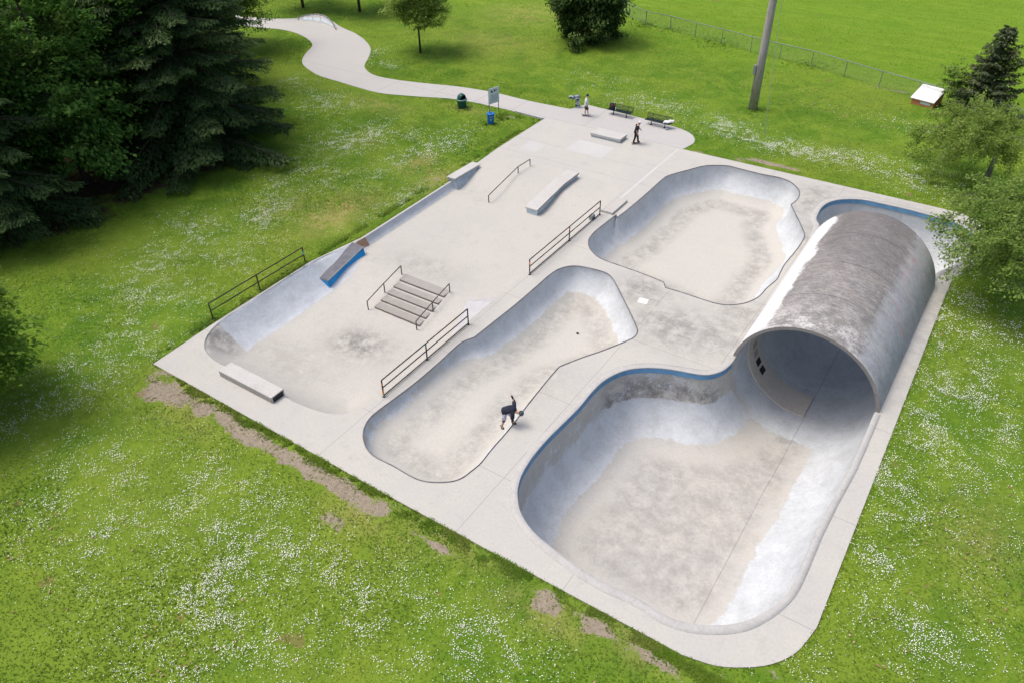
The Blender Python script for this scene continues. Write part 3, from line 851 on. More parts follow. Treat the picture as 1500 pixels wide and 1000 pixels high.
DAISY = [(120, 560, 2.5, 3.5, 1.0), (190, 480, 2.5, 3, 1.0), (250, 430, 2.5, 3, 1.0), (230, 400, 3, 3, .9), (330, 370, 2.5, 3, 0.9), (300, 345, 3.5, 2, 0.8), (390, 320, 2, 3, .8), (450, 265, 2.2, 4, 0.8), (500, 210, 2.5, 3, 0.7), (560, 195, 3, 2, .6), (640, 215, 1.6, 3, .7), (560, 250, 2, 3, .5), (590, 290, 0.8, 4, .7), (470, 150, 3, 2, .55),
         (280, 680, 2.2, 1.3, .6), (170, 760, 4, 2.5, 1.0), (290, 790, 4, 2.2, 1.1), (340, 870, 3.5, 2.0, 1.2), (430, 830, 3.5, 1.6, 1.0), (530, 890, 3.5, 1.6, .9), (640, 900, 3, 1.5, .8), (700, 920, 3, 1.2, .7), (150, 650, 3, 2, .8), (380, 730, 1.6, 1, .7), (600, 940, 4, 1, .7), (740, 960, 2, 1, .6), (250, 940, 4, 2, .5),
         (1350, 640, 1.6, 4, 1.0), (1440, 600, 2.0, 5, 1.0), (1400, 480, 2.0, 4, 1.1), (1300, 780, 1.4, 3, 1.1), (1270, 900, 1.2, 2, 1.0), (1330, 930, 2, 2, .8), (1190, 980, 1.2, 1, .8), (1450, 760, 2, 3, .6), (1470, 480, 2, 3, .9), (1420, 920, 2, 2, .45), (1380, 560, 1.2, 3, 1.1), (1320, 690, 1.2, 2, 1.2),
         (1060, 185, 3, 1.6, .9), (1130, 215, 5, 1.0, 1.0), (1230, 230, 6, 1.3, .9), (1310, 250, 5, 1.5, .7), (1370, 270, 3, 2, .6), (940, 150, 4, 2, .5), (410, 80, 4, 1.6, .8), (400, 110, 4, 1.6, .6), (545, 80, 1, 2, .5), (565, 95, 2, 1, .5), (620, 130, 2, .6, .3), (740, 150, 2, 0.6, .5), (880, 120, 3, 2, .25), (1330, 185, 5, 1.5, 0.25)]


def ground_grid(x0, x1, y0, y1, st, z=-0.03, hole=None):
    xs = np.arange(x0, x1 + 1e-6, st); ys = np.arange(y0, y1 + 1e-6, st)
    X, Y = np.meshgrid(xs, ys); nx, ny = len(xs), len(ys)
    i = np.arange(nx * ny).reshape(ny, nx)
    F = np.stack([i[:-1, :-1], i[:-1, 1:], i[1:, 1:], i[1:, :-1]], -1).reshape(-1, 4)
    return X.ravel(), Y.ravel(), F


NX0, NX1, NY0, NY1 = -72.0, 24.0, -4.0, 90.0
X, Y, F = ground_grid(NX0, NX1, NY0, NY1, 0.4)
P = np.stack([X, Y], 1)
dpk = dist_line(SLAB, P); inn = inside(SLAB, P)
keep = ~(inn[F].all(1))
# corners of the cells that cross the slab edge move onto that edge
for q_ in np.where(inn & (dpk < 0.7))[0]:
    best = None
    for a_, b_ in zip(SLAB, np.roll(SLAB, -1, 0)):
        t_ = np.clip(((P[q_] - a_) @ (b_ - a_)) / ((b_ - a_) @ (b_ - a_)), 0, 1); c_ = a_ + t_ * (b_ - a_); e_ = ((P[q_] - c_) ** 2).sum()
        if best is None or e_ < best[0]: best = (e_, c_)
    X[q_], Y[q_] = best[1]
zz = np.full(len(X), -0.035) + 0.10 * (fbm(X, Y, 5.0, 5) - 0.5) * np.clip(dpk / 2 - 0.2, 0, 1) * (~inn) * np.clip((58 - Y) / 4, 0.0, 1)
zz = np.where(inn, -0.05, zz)
u = np.unique(F[keep]); remap = np.full(len(X), -1); remap[u] = np.arange(len(u))
ex = 0.8 * sstep(0.9, 0.1, np.abs(dpk - 0.25)) * (Y < 15.2) * 0
att = {'dirt': np.maximum(blob(X, Y, DIRT), ex)[u], 'dry': blob(X, Y, DRY)[u], 'duff': blob(X, Y, DUFF)[u]}
lawn = np_mesh('lawn', np.c_[X, Y, zz][u], remap[F[keep]], M['turf'], None, True, att)
tag(lawn, 'green daisy lawn around the skatepark', kind='structure')
# the rest of the park land out to the horizon
bm = bmesh.new()
R_ = 900
for (a0, a1, b0, b1) in ((-R_, R_, -R_, NY0), (-R_, R_, NY1, R_), (-R_, NX0, NY0, NY1), (NX1, R_, NY0, NY1)):
    bm.faces.new([bm.verts.new(p) for p in ((a0, b0, -0.035), (a1, b0, -0.035), (a1, b1, -0.035), (a0, b1, -0.035))])
far_me = obj('far_lawn', bm, M['turf']); tag(far_me, kind='structure')

# ------------------------------------------------------------------ path with the bench pad
P_OUT = [(-100, 62.0), (-86, 62.2)] + V2([(385, 27), (438, 27), (458, 25.5), (480, 28), (500, 40), (520, 49), (533, 58), (541, 67), (543, 75), (539, 86), (534, 96), (537, 103), (550, 111), (580, 117), (620, 122), (670, 127), (720, 135), (775, 148), (825, 158)]) + V2([(835, 160)])
P_PAD = [(-31.7, 58.6), (-28.9, 58.45), (-25.0, 58.2), (-22.8, 57.95), (-21.5, 57.5), (-20.75, 56.8), (-20.35, 55.9), (-20.45, 54.9), (-20.6, 54.2)]
P_IN = [(-33.2, 54.2), (-33.25, 53.75)] + V2([(758, 165), (735, 159), (670, 146), (610, 141.5), (560, 137), (530, 130), (500, 121), (470, 112), (455, 104), (444, 95), (443, 87), (449, 77), (456, 70), (457, 64), (450, 57), (437, 50), (420, 45), (400, 42), (385, 41)]) + [(-86, 58.6), (-100, 58.4)]
po = smooth_line(P_OUT, closed=False, step=0.5); pi_ = smooth_line(P_IN, sharp=(0, 1), closed=False, step=0.5); pp = smooth_line(P_PAD, closed=False, step=0.4)
PATH = np.concatenate([po, pp, pi_])
V, F, cen = cdt_fill([PATH]); F = F[inside(PATH, cen)]
tag(np_mesh('path', np.c_[V, np.full(len(V), 0.0)], F, M['path']), 'winding pale concrete path that widens into the bench pad', kind='structure')
bm = bmesh.new()
for i in range(len(PATH)):
    a, b = PATH[i], PATH[(i + 1) % len(PATH)]
    bm.faces.new([bm.verts.new(p) for p in ((*b, -0.15), (*a, -0.15), (*a, 0), (*b, 0))])
tag(obj('path_edge', bm, M['path']), kind='structure')

# ------------------------------------------------------------------ grass blades and daisies
def free_ground(P):
    return ~inside(SLAB, P) & ~inside(PATH, P) & (dist_line(PATH, P) > 0.04)


def in_view(P, m=60):
    q = (np.c_[P, np.zeros(len(P))] - np.array([0, 0, H])) @ RM
    zc = np.maximum(-q[:, 2], 0.1)
    u = 750 + q[:, 0] / zc * FPX; v = 500 - q[:, 1] / zc * FPX
    return (q[:, 2] < -1) & (u > -m) & (u < 1500 + m) & (v > -m) & (v < 1000 + m)


def make_blades():
    pts, sc = [], []
    # (distance from the camera in plan) -> density
    for (y0, y1, x0, x1, n, s) in ((0, 30, -68, 16, 245000, 1.0), (30, 60, -70, 20, 230000, 1.05), (60, 95, -100, 20, 170000, 1.05), (95, 125, -100, 20, 60000, 1.2), (40, 95, -120, -70, 50000, 1.1)):
        p = np.stack([rng.uniform(x0, x1, n), rng.uniform(y0, y1, n)], 1)
        p = p[in_view(p, 280)]
        pts.append(p); sc.append(np.full(len(p), s))
    # fringe hanging over the slab edge and path
    for ln, n in ((SLAB, 9000), (PATH, 4000)):
        a = ln; b = np.roll(ln, -1, 0); L = np.linalg.norm(b - a, axis=1); k = rng.choice(len(a), n, p=L / L.sum()); t_ = rng.random((n, 1))
        p = a[k] * (1 - t_) + b[k] * t_ + rng.normal(0, 0.07, (n, 2))
        pts.append(p); sc.append(np.full(n, 0.75))
    # lush strip along the near edge
    n = 26000; t_ = rng.random(n); p = np.stack([-33.0 + 31.5 * t_, 14.95 - np.abs(rng.normal(0, 0.28, n)) - 0.02], 1); p = p[fbm(p[:, 0], p[:, 1], 0.8, 123) > 0.46]
    pts.append(p); sc.append(np.full(len(p), 1.1))
    n = 9000; t_ = rng.random(n); p = np.stack([-33.35 - np.abs(rng.normal(0, 0.25, n)), 15 + 39 * t_], 1); p = p[fbm(p[:, 0], p[:, 1], 0.8, 124) > 0.44]
    pts.append(p); sc.append(np.full(len(p), 1.2))
    # weeds by posts and fence
    for (px, py, n, r, s) in ((735, 172, 120, 0.35, 3.2), (678, 158, 120, 0.5, 2.6), (712, 181, 60, 0.3, 2.5), (440, 395, 160, 0.5, 2.4), (425, 404, 120, 0.4, 2.2), (945, 37, 120, 0.7, 3.5), (982, 43, 70, 0.8, 3), (1045, 62, 130, 1.2, 3.6), (1187, 96, 120, 1.0, 3.4), (1105, 161, 60, 0.5, 2.6), (760, 171, 60, .3, 2)):
        g = G(px, py); pts.append(rng.normal((g.x, g.y), r, (n, 2))); sc.append(np.full(n, s))
    P = np.concatenate(pts); S = np.concatenate(sc)
    ok = free_ground(P)
    P, S = P[ok], S[ok]
    dirt = blob(P[:, 0], P[:, 1], DIRT) + (fbm(P[:, 0], P[:, 1], 0.7, 8) - 0.5) * 1.3
    duff = blob(P[:, 0], P[:, 1], DUFF)
    ok = (dirt < 0.46 + rng.random(len(P)) ** 3 * 0.6) & (duff < 0.5 + rng.random(len(P)) ** 2 * 0.3)
    P, S = P[ok], S[ok]
    n = len(P)
    clump = fbm(P[:, 0], P[:, 1], 1.2, 31)
    hgt_ = (0.035 + 0.05 * clump + rng.random(n) * 0.025) * S
    wid = (0.020 + rng.random(n) * 0.022) * S
    az = rng.random(n) * 6.283; lean = 0.95 + rng.random(n) * 0.5
    dx, dy = np.cos(az), np.sin(az)
    base = np.c_[P, np.full(n, -0.05)]
    side = np.c_[-dy, dx, np.zeros(n)] * wid[:, None]
    tip = base + np.c_[dx * np.sin(lean) * hgt_ * 1.4, dy * np.sin(lean) * hgt_ * 1.4, np.cos(lean) * hgt_ + 0.05]
    v = np.stack([base - side, base + side, tip], 1).reshape(-1, 3)
    f = np.arange(3 * n).reshape(-1, 3)
    tint = np.repeat(np.clip(rng.random(n) * 0.7 + (clump - 0.35) * 0.6, 0, 1), 3)
    dry = np.repeat(blob(P[:, 0], P[:, 1], DRY) * (fbm(P[:, 0], P[:, 1], 0.9, 77) > 0.42), 3)
    o = np_mesh('grass', v, f, M['blade'], None, False, {'tint': tint, 'dry': dry})
    tag(o, 'short blades of the lawn grass', kind='stuff')


make_blades()


def make_daisies():
    n = 3600000
    P = np.stack([rng.uniform(-60, 16, n), rng.uniform(2, 72, n)], 1)
    P = P[in_view(P, 220)]
    w = blob(P[:, 0], P[:, 1], DAISY)
    cl = fbm(P[:, 0], P[:, 1], 1.6, 41, 5); c2 = fbm(P[:, 0], P[:, 1], 0.45, 51, 3)
    pr = np.minimum(w, 1.1) * (0.22 + 0.8 * sstep(0.36, 0.64, cl)) * (0.15 + sstep(0.36, 0.72, c2)) * 0.55 + 0.0010
    P = P[rng.random(len(P)) < pr]
    P = P[free_ground(P)]
    P = P[(blob(P[:, 0], P[:, 1], DIRT) < 0.35) & (blob(P[:, 0], P[:, 1], DUFF) < 0.3)]
    n = len(P)
    r = rng.uniform(0.010, 0.019, n) * (1 + 0.35 * (P[:, 1] > 40))
    a0 = rng.random(n) * 6.28; k = 5
    vs = []
    tx, ty = rng.normal(0, 0.35, n), rng.normal(0, 0.35, n)
    zc = rng.uniform(0.03, 0.08, n)
    for j in range(k):
        a = a0 + j * 2 * math.pi / k
        x, y = r * np.cos(a), r * np.sin(a)
        vs.append(np.c_[P[:, 0] + x, P[:, 1] + y, zc + x * tx + y * ty])
    v = np.stack(vs, 1).reshape(-1, 3); f = np.arange(k * n).reshape(-1, k)
    tag(np_mesh('daisies', v, f, M['daisy']), 'small white daisies scattered in drifts over the lawn', kind='stuff')


make_daisies()


def make_litter():
    n = 60000
    P = np.stack([rng.uniform(-60, 16, n), rng.uniform(1, 90, n)], 1); P = P[in_view(P, 10) & free_ground(P)]
    w = blob(P[:, 0], P[:, 1], [(80, 820, 7, 4, 1.0), (200, 950, 5, 3, 0.9), (40, 660, 5, 3, 0.6), (1430, 850, 3, 4, 0.9), (1480, 700, 2, 4, 0.7), (1280, 960, 2, 1.5, 0.7), (720, 40, 8, 6, 0.7), (1200, 60, 14, 8, 0.5), (1180, 150, 10, 6, 0.4), (240, 600, 3, 2, .5)])
    P = P[rng.random(len(P)) < w * (fbm(P[:, 0], P[:, 1], 1.3, 91, 3) > 0.55) * 0.5 + 0.006]
    n = len(P); r = rng.uniform(0.02, 0.055, n) * (1 + 0.5 * (P[:, 1] > 40)); a0 = rng.random(n) * 6.28
    vs = [np.c_[P[:, 0] + r * np.cos(a0 + j * 1.571) * (1.6 if j % 2 else 0.8), P[:, 1] + r * np.sin(a0 + j * 1.571) * (1.6 if j % 2 else 0.8), rng.uniform(0.015, 0.06, n)] for j in range(4)]
    tag(np_mesh('dead_leaves', np.stack(vs, 1).reshape(-1, 3), np.arange(4 * n).reshape(-1, 4), plain('dry_leaf', (0.36, 0.24, 0.13), 0.9, 0, 0.3, 7)), 'dry brown leaves lying in the lawn', kind='stuff')


make_litter()

# ------------------------------------------------------------------ the pipe
pipe = empty('concrete_pipe', (PCX, (PY0 + PY1) / 2, 0), 0, 'huge weathered concrete pipe arching over the deep bowl', 'pipe')
RO = PR + 0.17
a_in = math.asin(-PZ / PR); a_out = math.asin(-PZ / RO)
NA, NL = 72, 48


def pt(r, a, s):
    y0 = PY0 + 0.35 - 0.06 * math.cos(a) * r; y1 = PY1 - 0.08 - 0.16 * math.cos(a) * r
    # the far end is a touch wider than the mouth
    k = 1 + 0.035 * s
    return (PCX + r * math.cos(a) * k - PCX, y0 + (y1 - y0) * s - (PY0 + PY1) / 2, PZ + r * math.sin(a) * (1 + 0.055 * s) - 0.0)


def shell(r, aa0, aa1, mat, name, flip):
    v, f, at = [], [], []
    for j in range(NL + 1):
        for i in range(NA + 1):
            a = aa0 + (aa1 - aa0) * i / NA
            v.append(pt(r, a, j / NL)); at.append(i / NA)
    for j in range(NL):
        for i in range(NA):
            q = (j * (NA + 1) + i, j * (NA + 1) + i + 1, (j + 1) * (NA + 1) + i + 1, (j + 1) * (NA + 1) + i)
            f.append(q if flip else q[::-1])
    return np_mesh(name, v, np.array(f), mat, pipe, True, {'ang': at})


shell(RO, a_out - 0.03, math.pi - a_out + 0.03, M['pipe_out'], 'outer_shell', False)
shell(PR, a_in - 0.02, math.pi - a_in + 0.02, M['pipe_in'], 'inner_lining', True)
for s_, nm in ((0, 'mouth_rim'), (1, 'far_rim')):
    v, f = [], []
    for i in range(NA + 1):
        u_ = i / NA
        for r in (PR, RO):
            lo, hi = (a_in - 0.02, math.pi - a_in + 0.02) if r == PR else (a_out - 0.03, math.pi - a_out + 0.03)
            p = pt(r, lo + (hi - lo) * u_, s_); v.append(p)
    for i in range(NA):
        q = (2 * i, 2 * i + 2, 2 * i + 3, 2 * i + 1); f.append(q if s_ else q[::-1])
    np_mesh(nm, v, np.array(f), M['pipe_rim'], pipe)
# tan ring inside with four small openings on its left shoulder
bm = bmesh.new()
RB0, RB1 = PR + 0.02, PR - 0.085
yb0, yb1 = 2.75, 4.6
def rp(r, a, y): return (r * math.cos(a), PY0 + y - (PY0 + PY1) / 2, PZ + r * math.sin(a))
aA, aB, N_ = rad(168), rad(273), 40
prev = None
for i in range(N_ + 1):
    a = aA + (aB - aA) * i / N_
    sec = [bm.verts.new(rp(r, a, y)) for r, y in ((RB0, yb0), (RB1, yb0), (RB1, yb1), (RB0, yb1))]
    if prev:
        for k in range(4):
            bm.faces.new((prev[k], prev[(k + 1) % 4], sec[(k + 1) % 4], sec[k]))
    else: bm.faces.new(sec)
    prev = sec
bm.faces.new(prev[::-1])
ring = obj('ring_band', bm, M['ringband'], pipe, False)
for k in range(4):
    a0 = rad(188 + 9.2 * k); a1 = a0 + rad(6.2)
    bm = bmesh.new()
    r0, r1 = RB1 - 0.014, RB1 + 0.01
    hexa(bm, [rp(r1, a0, yb0 + 0.75), rp(r1, a1, yb0 + 0.75), rp(r1, a1, yb0 + 1.3), rp(r1, a0, yb0 + 1.3)], [rp(r0, a0, yb0 + 0.75), rp(r0, a1, yb0 + 0.75), rp(r0, a1, yb0 + 1.3), rp(r0, a0, yb0 + 1.3)])
    bmesh.ops.recalc_face_normals(bm, faces=bm.faces)
    obj('opening', bm, M['dark_hole'] if k > 1 else M['step'], ring)

# ------------------------------------------------------------------ obstacles of the street course
def clean(bm):
    bmesh.ops.recalc_face_normals(bm, faces=bm.faces); return bm


# stairs
st = empty('concrete_stairs', (-26.2, 27.2, -0.55), 0, 'grimy block of five low concrete steps between two thin handrails', 'stairs')
xa, xb = -1.72, 1.72
for i in range(5):
    y = 28.65 - 0.6 * i - 27.2; z = -0.15 * i
    bm = bmesh.new(); box(bm, (xa, y, z - 0.5 if i else z - 0.3), (xb, y + 0.66, z + (0.006 if i == 0 else 0)))
    s_ = obj('step', bm, M['step'], st, bevel=0.012)
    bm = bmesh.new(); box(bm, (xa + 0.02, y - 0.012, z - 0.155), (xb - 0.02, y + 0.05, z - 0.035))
    obj('riser', bm, M['riser'], s_)  # strip in a darker concrete than the tread


def rail_thing(name, label, cat, group, nodes, top, mids, r, mat, tops=None, tape=(), loc=None, base_plate=True):
    """nodes: post feet (Vector). one part per post and rail"""
    o = Vector(nodes[0]) if loc is None else Vector(loc)
    e = empty(name, o, 0, label, cat, group)
    hh = tops or [top] * len(nodes)
    for i, p in enumerate(nodes):
        bm = bmesh.new(); q = Vector(p) - o
        tube(bm, [q - Vector((0, 0, 0.05)), q + Vector((0, 0, hh[i]))], r * 1.15, 8)
        if base_plate: box(bm, (q.x - 0.07, q.y - 0.07, q.z - 0.02), (q.x + 0.07, q.y + 0.07, q.z + 0.012))
        ps = obj('post', bm, mat, e, False)
        for (k, z0, z1, tm) in tape:
            if k == i:
                bm = bmesh.new(); tube(bm, [q + Vector((0, 0, z0)), q + Vector((0, 0, z1))], r * 1.15 + 0.006, 8); obj('tape', bm, M[tm], ps)
    for fz in [1.0] + list(mids):
        bm = bmesh.new()
        tube(bm, [Vector(p) - o + Vector((0, 0, hh[i] * fz)) for i, p in enumerate(nodes)], r, 8)
        obj('rail', bm, mat, e)
    return e


gr = 'brown guard railings of the skatepark'
n1 = [G(555, 577), G(620, 524), G(680, 473)]
for p in n1: p.x = -21.12
rail_thing('guard_railing', 'three bar brown guard railing beside the long shallow bowl, orange tape on its near post', 'railing', gr, n1, 1.05, (0.55, 0.08), 0.032, M['rail'], tape=((0, 0.15, 0.42, 'tape'), (0, 0.75, 0.9, 'tape'), (1, 0.85, 1.0, 'teal'), (0, 0.02, 0.13, 'teal')))
n2 = [G(780, 404), G(833, 353), G(878, 315)]
for p in n2: p.x = -20.98
rail_thing('guard_railing', 'three bar brown guard railing ending beside the wide angular bowl, farthest from camera', 'railing', gr, n2, 1.05, (0.55, 0.08), 0.032, M['rail'], tape=((0, 0.72, 0.9, 'tape'), (1, 0.8, 0.92, 'tape')))
n3 = [G(322, 471), G(391, 428.5), G(456, 387)]
for p in n3: p.x = -33.62
rail_thing('guard_railing', 'two bar dark guard railing in the grass above the pale bank wall', 'railing', gr, n3, 1.0, (0.5,), 0.034, M['rail'], tape=((2, 0.5, 0.75, 'teal'),))
# stair handrails
hn = 'handrails beside the stairs'
for xo, lab in ((-1.95, 'thin steel stair handrail nearest the blue box'), (1.78, 'thin steel stair handrail on the side of the long shallow bowl')):
    x = -26.2 + xo
    nd = [Vector((x, 25.95, float(zfl(25.95)) - 0.02)), Vector((x, 27.5, float(zfl(27.5)))), Vector((x, 29.15, -0.55))]
    rail_thing('stair_handrail', lab, 'handrail', hn, nd, 0.62, (), 0.03, M['hand'], tops=[0.62, 0.62 + (-1.3 + 0.375 - nd[1].z) + 0.0, 0.62], base_plate=False)
# kinked grind rail
k0 = G(716, 296, -0.5); k1 = G(759, 254, -0.0); k2 = G(776.4, 242.7)
rail_thing('grind_rail', 'low kinked steel grind rail standing alone on the street floor', 'grind rail', None, [k0, k1, k2], 0.55, (), 0.032, M['hand'], tops=[0.5, 0.52, 0.5], base_plate=False)

# kinked hubba ledge
he = empty('kinked_ledge', (-25.3, 42, 0), 0, 'pale concrete ledge with a bend in its middle and light blue painted side', 'skate ledge')
o = Vector((-25.3, 42, 0))
xl, xr = -26.02, -24.98
ya, yk, yb = 39.85, 43.4, 45.55
def kprism(y0, y1, y2, x0, x1, zt, zb):
    """long bent slab; zt, zb give top and bottom heights at the three stations"""
    bm = bmesh.new(); rows = []
    for y, a_, b_, sk in zip((y0, y1, y2), zt, zb, (0.0, 0.0, 0.0)):
        rows.append([bm.verts.new(Vector(p) - o) for p in ((x0 + sk, y, b_), (x1 + sk, y, b_), (x1 + sk, y, a_), (x0 + sk, y, a_))])
    bm.faces.new(rows[0][::-1]); bm.faces.new(rows[-1])
    for A, B in zip(rows, rows[1:]):
        for k in range(4): bm.faces.new((A[k], A[(k + 1) % 4], B[(k + 1) % 4], B[k]))
    return clean(bm)
obj('base', kprism(ya + 0.06, yk, yb - 0.06, xl + 0.10, xr - 0.10, (-0.20, 0.26, 0.26), (-0.7, -0.15, -0.1)), M['ledgeblue'], he)
obj('top_slab', kprism(ya, yk, yb, xl, xr, (-0.09, 0.37, 0.37), (-0.20, 0.25, 0.25)), M['ledge'], he, bevel=0.015)
obj('edge_angle', kprism(ya - 0.004, yk, yb + 0.004, xr - 0.03, xr + 0.012, (-0.08, 0.38, 0.38), (-0.13, 0.33, 0.33)), M['coping'], he)

# front ledge
fl = empty('concrete_ledge', (-27.3, 16.65, 0), 0, 'long white topped concrete ledge lying across the near lip with a black painted end', 'skate ledge')
bm = bmesh.new(); box(bm, (-1.92, -0.40, -0.06), (1.92, 0.40, 0.36)); obj('block', bm, M['ledge'], fl, bevel=0.02)
bm = bmesh.new(); box(bm, (1.90, -0.32, 0.0), (1.928, 0.32, 0.30)); obj('black_end', bm, M['black'], fl)
bm = bmesh.new(); box(bm, (-1.9, -0.412, 0.0), (1.9, -0.38, 0.31)); obj('grey_tan_side', bm, M['step'], fl)  # near side in a darker grey tan than the block

# two-layer manual pad
mp = empty('manual_pad', (-26.6, 53.2, 0), 0, 'low pale slab pad of two layers near the benches', 'skate ledge')
bm = bmesh.new(); box(bm, (-1.3, -0.57, -0.03), (1.3, 0.57, 0.17)); obj('lower_slab', bm, M['ptop'], mp, bevel=0.012)
bm = bmesh.new(); box(bm, (-1.35, -0.62, 0.175), (1.35, 0.62, 0.33)); obj('upper_slab', bm, M['ledge'], mp, bevel=0.012)

# wedge box at the end of the low wall
wb = empty('wedge_ledge', (-32.3, 41.2, 0), 0, 'pale wedge shaped concrete box ending the low wall by the grass', 'skate ledge')
ow = Vector((-32.3, 41.2, 0))
prof = [(40.15, -0.60), (40.7, -0.62), (42.0, -0.28), (43.1, -0.02), (43.2, 0.14), (40.15, 0.22)]
bm = bmesh.new()
hexa(bm, [Vector((-32.95, y, z)) - ow for y, z in prof], [Vector((-31.98 if z < -0.1 else -32.3, y, z)) - ow for y, z in prof]); clean(bm)
obj('block', bm, M['ptop'], wb)
bm = bmesh.new()
hexa(bm, [Vector(p) - ow for p in ((-33.0, 40.08, 0.222), (-32.24, 40.08, 0.222), (-32.24, 43.28, 0.142), (-33.0, 43.28, 0.142))], [Vector(p) - ow for p in ((-33.0, 40.08, 0.32), (-32.24, 40.08, 0.32), (-32.24, 43.28, 0.24), (-33.0, 43.28, 0.24))]); clean(bm)
obj('top_slab', bm, M['ledge'], wb, bevel=0.012)

# blue wedge box on the bank
bb = empty('blue_ledge', (-31.6, 27.9, -1.0), 0, 'bright blue painted wedge ledge with steel top against the pale bank', 'skate ledge')
ob = Vector((-31.6, 27.9, -1.0))
nb = [(-32.30, 26.28, -1.42), (-31.60, 26.28, -1.38), (-31.55, 29.65, -0.68), (-32.60, 29.65, -0.68)]
ntp = [(-32.38, 26.28, -0.72), (-31.68, 26.28, -0.70), (-31.80, 29.75, -0.08), (-32.72, 29.70, 0.0)]
bm = bmesh.new(); hexa(bm, [Vector(p) - ob for p in nb], [Vector(p) - ob for p in ntp]); clean(bm); obj('body', bm, M['blue'], bb, bevel=0.03)
up = Vector((0, 0, 0.045))
def lerp(a, b, t): return Vector(a) + (Vector(b) - Vector(a)) * t
for k in range(4):
    t0, t1 = k / 4 + 0.0015, (k + 1) / 4 - 0.0015
    q = [lerp(ntp[0], ntp[3], t0), lerp(ntp[1], ntp[2], t0), lerp(ntp[1], ntp[2], t1), lerp(ntp[0], ntp[3], t1)]
    q[0].x += 0.02; q[3].x += 0.02
    bm = bmesh.new(); hexa(bm, [p - ob + Vector((0, 0, 0.004)) for p in q], [p - ob + up for p in q]); clean(bm); obj('top_plate', bm, M['darkplate'], bb)
bm = bmesh.new(); box(bm, (-32.36 + 31.6, 26.255 - 27.9, 0.27), (-31.67 + 31.6, 26.275 - 27.9, 0.31)); tube(bm, [Vector(ntp[1]) - ob + Vector((0.01, -0.01, 0.02)), Vector(ntp[2]) - ob + Vector((0.01, 0.01, 0.02))], 0.04, 6); obj('edge_pipe', bm, M['galv'], bb)
bm = bmesh.new(); box(bm, (-32.45 + 31.6, 30.12 - 27.9, 0.38), (-31.35 + 31.6, 30.8 - 27.9, 0.97)); 
bm.free()
# brown sheet leaning beside it
bs_ = empty('plywood_sheet', (-32.35, 30.25, -0.42), 0, 'bare brown plywood sheet on the wall behind the blue ledge', 'board')
bm = bmesh.new(); hexa(bm, [(-0.16, -0.42, 0.42), (0.12, -0.35, -0.12), (0.12, 0.45, -0.12), (-0.16, 0.4, 0.42)], [(-0.13, -0.42, 0.45), (0.16, -0.35, -0.09), (0.16, 0.45, -0.09), (-0.13, 0.4, 0.45)]); clean(bm)
obj('sheet', bm, M['brownply'], bs_)

# triangular bank against the ledge wall
tb = empty('corner_bank', (-21.5, 28, -0.55), 0, 'small smooth grey triangular bank against the raised deck beside a railing', 'skate ramp')
bm = bmesh.new()
P0, P1, P2 = G(704, 432, -0.54), G(728, 437, -0.2), G(640, 505, -1.28)
P1.x = -21.32; P2.x = -21.34
pts_ = [Vector((P1.x, P1.y, -0.60)), Vector((-22.9, 28.6, -0.62)), Vector((-21.32, 24.2, -1.34)), Vector((-21.32, 30.4, -0.56)), Vector((-21.32, 28.4, -0.06)), Vector((-21.32, 25.2, -0.5))]
ot = Vector((-21.5, 28, -0.55))
A_, B_, C_, D_ = [bm.verts.new(p - ot) for p in (Vector((-23.0, 29.0, -0.53)), Vector((-21.32, 30.6, -0.53)), Vector((-21.32, 29.0, 0.0)), Vector((-21.32, 23.6, -1.29)))]
for f in ((A_, D_, C_), (A_, C_, B_), (A_, B_, D_), (B_, C_, D_)): bm.faces.new(f)
clean(bm); obj('slope', bm, plain('smooth_grey_patch', (0.44, 0.44, 0.455), 0.75, 0, 0.06, 2), tb)

# step block at the far end of the railing, small box, painted patch
eb = tag(obj('end_block', (lambda b: (box(b, (-0.5, -1.1, -0.02), (0.5, 1.1, 0.16)), b)[1])(bmesh.new()), M['deck'], bevel=0.02), 'low concrete block on the deck edge past the end of the far railing', 'concrete block')
eb.location = (-20.75, 42.9, 0)
ub = tag(obj('utility_box', (lambda b: (box(b, (-0.12, -0.2, 0.0), (0.12, 0.2, 0.34)), b)[1])(bmesh.new()), M['galv'], bevel=0.02), 'small grey metal box under the far railing', 'box')
ub.location = (-21.16, 40.6, -0.02)
wp = tag(obj('floor_patch', (lambda b: (box(b, (-0.27, -0.24, 0), (0.27, 0.24, 0.006)), b)[1])(bmesh.new()), M['white']), 'small white painted square on the deck between the bowls', 'paint patch')
g = G(942, 441); wp.location = (g.x, g.y, 0.0); wp.rotation_euler = (0, 0, 0.2)


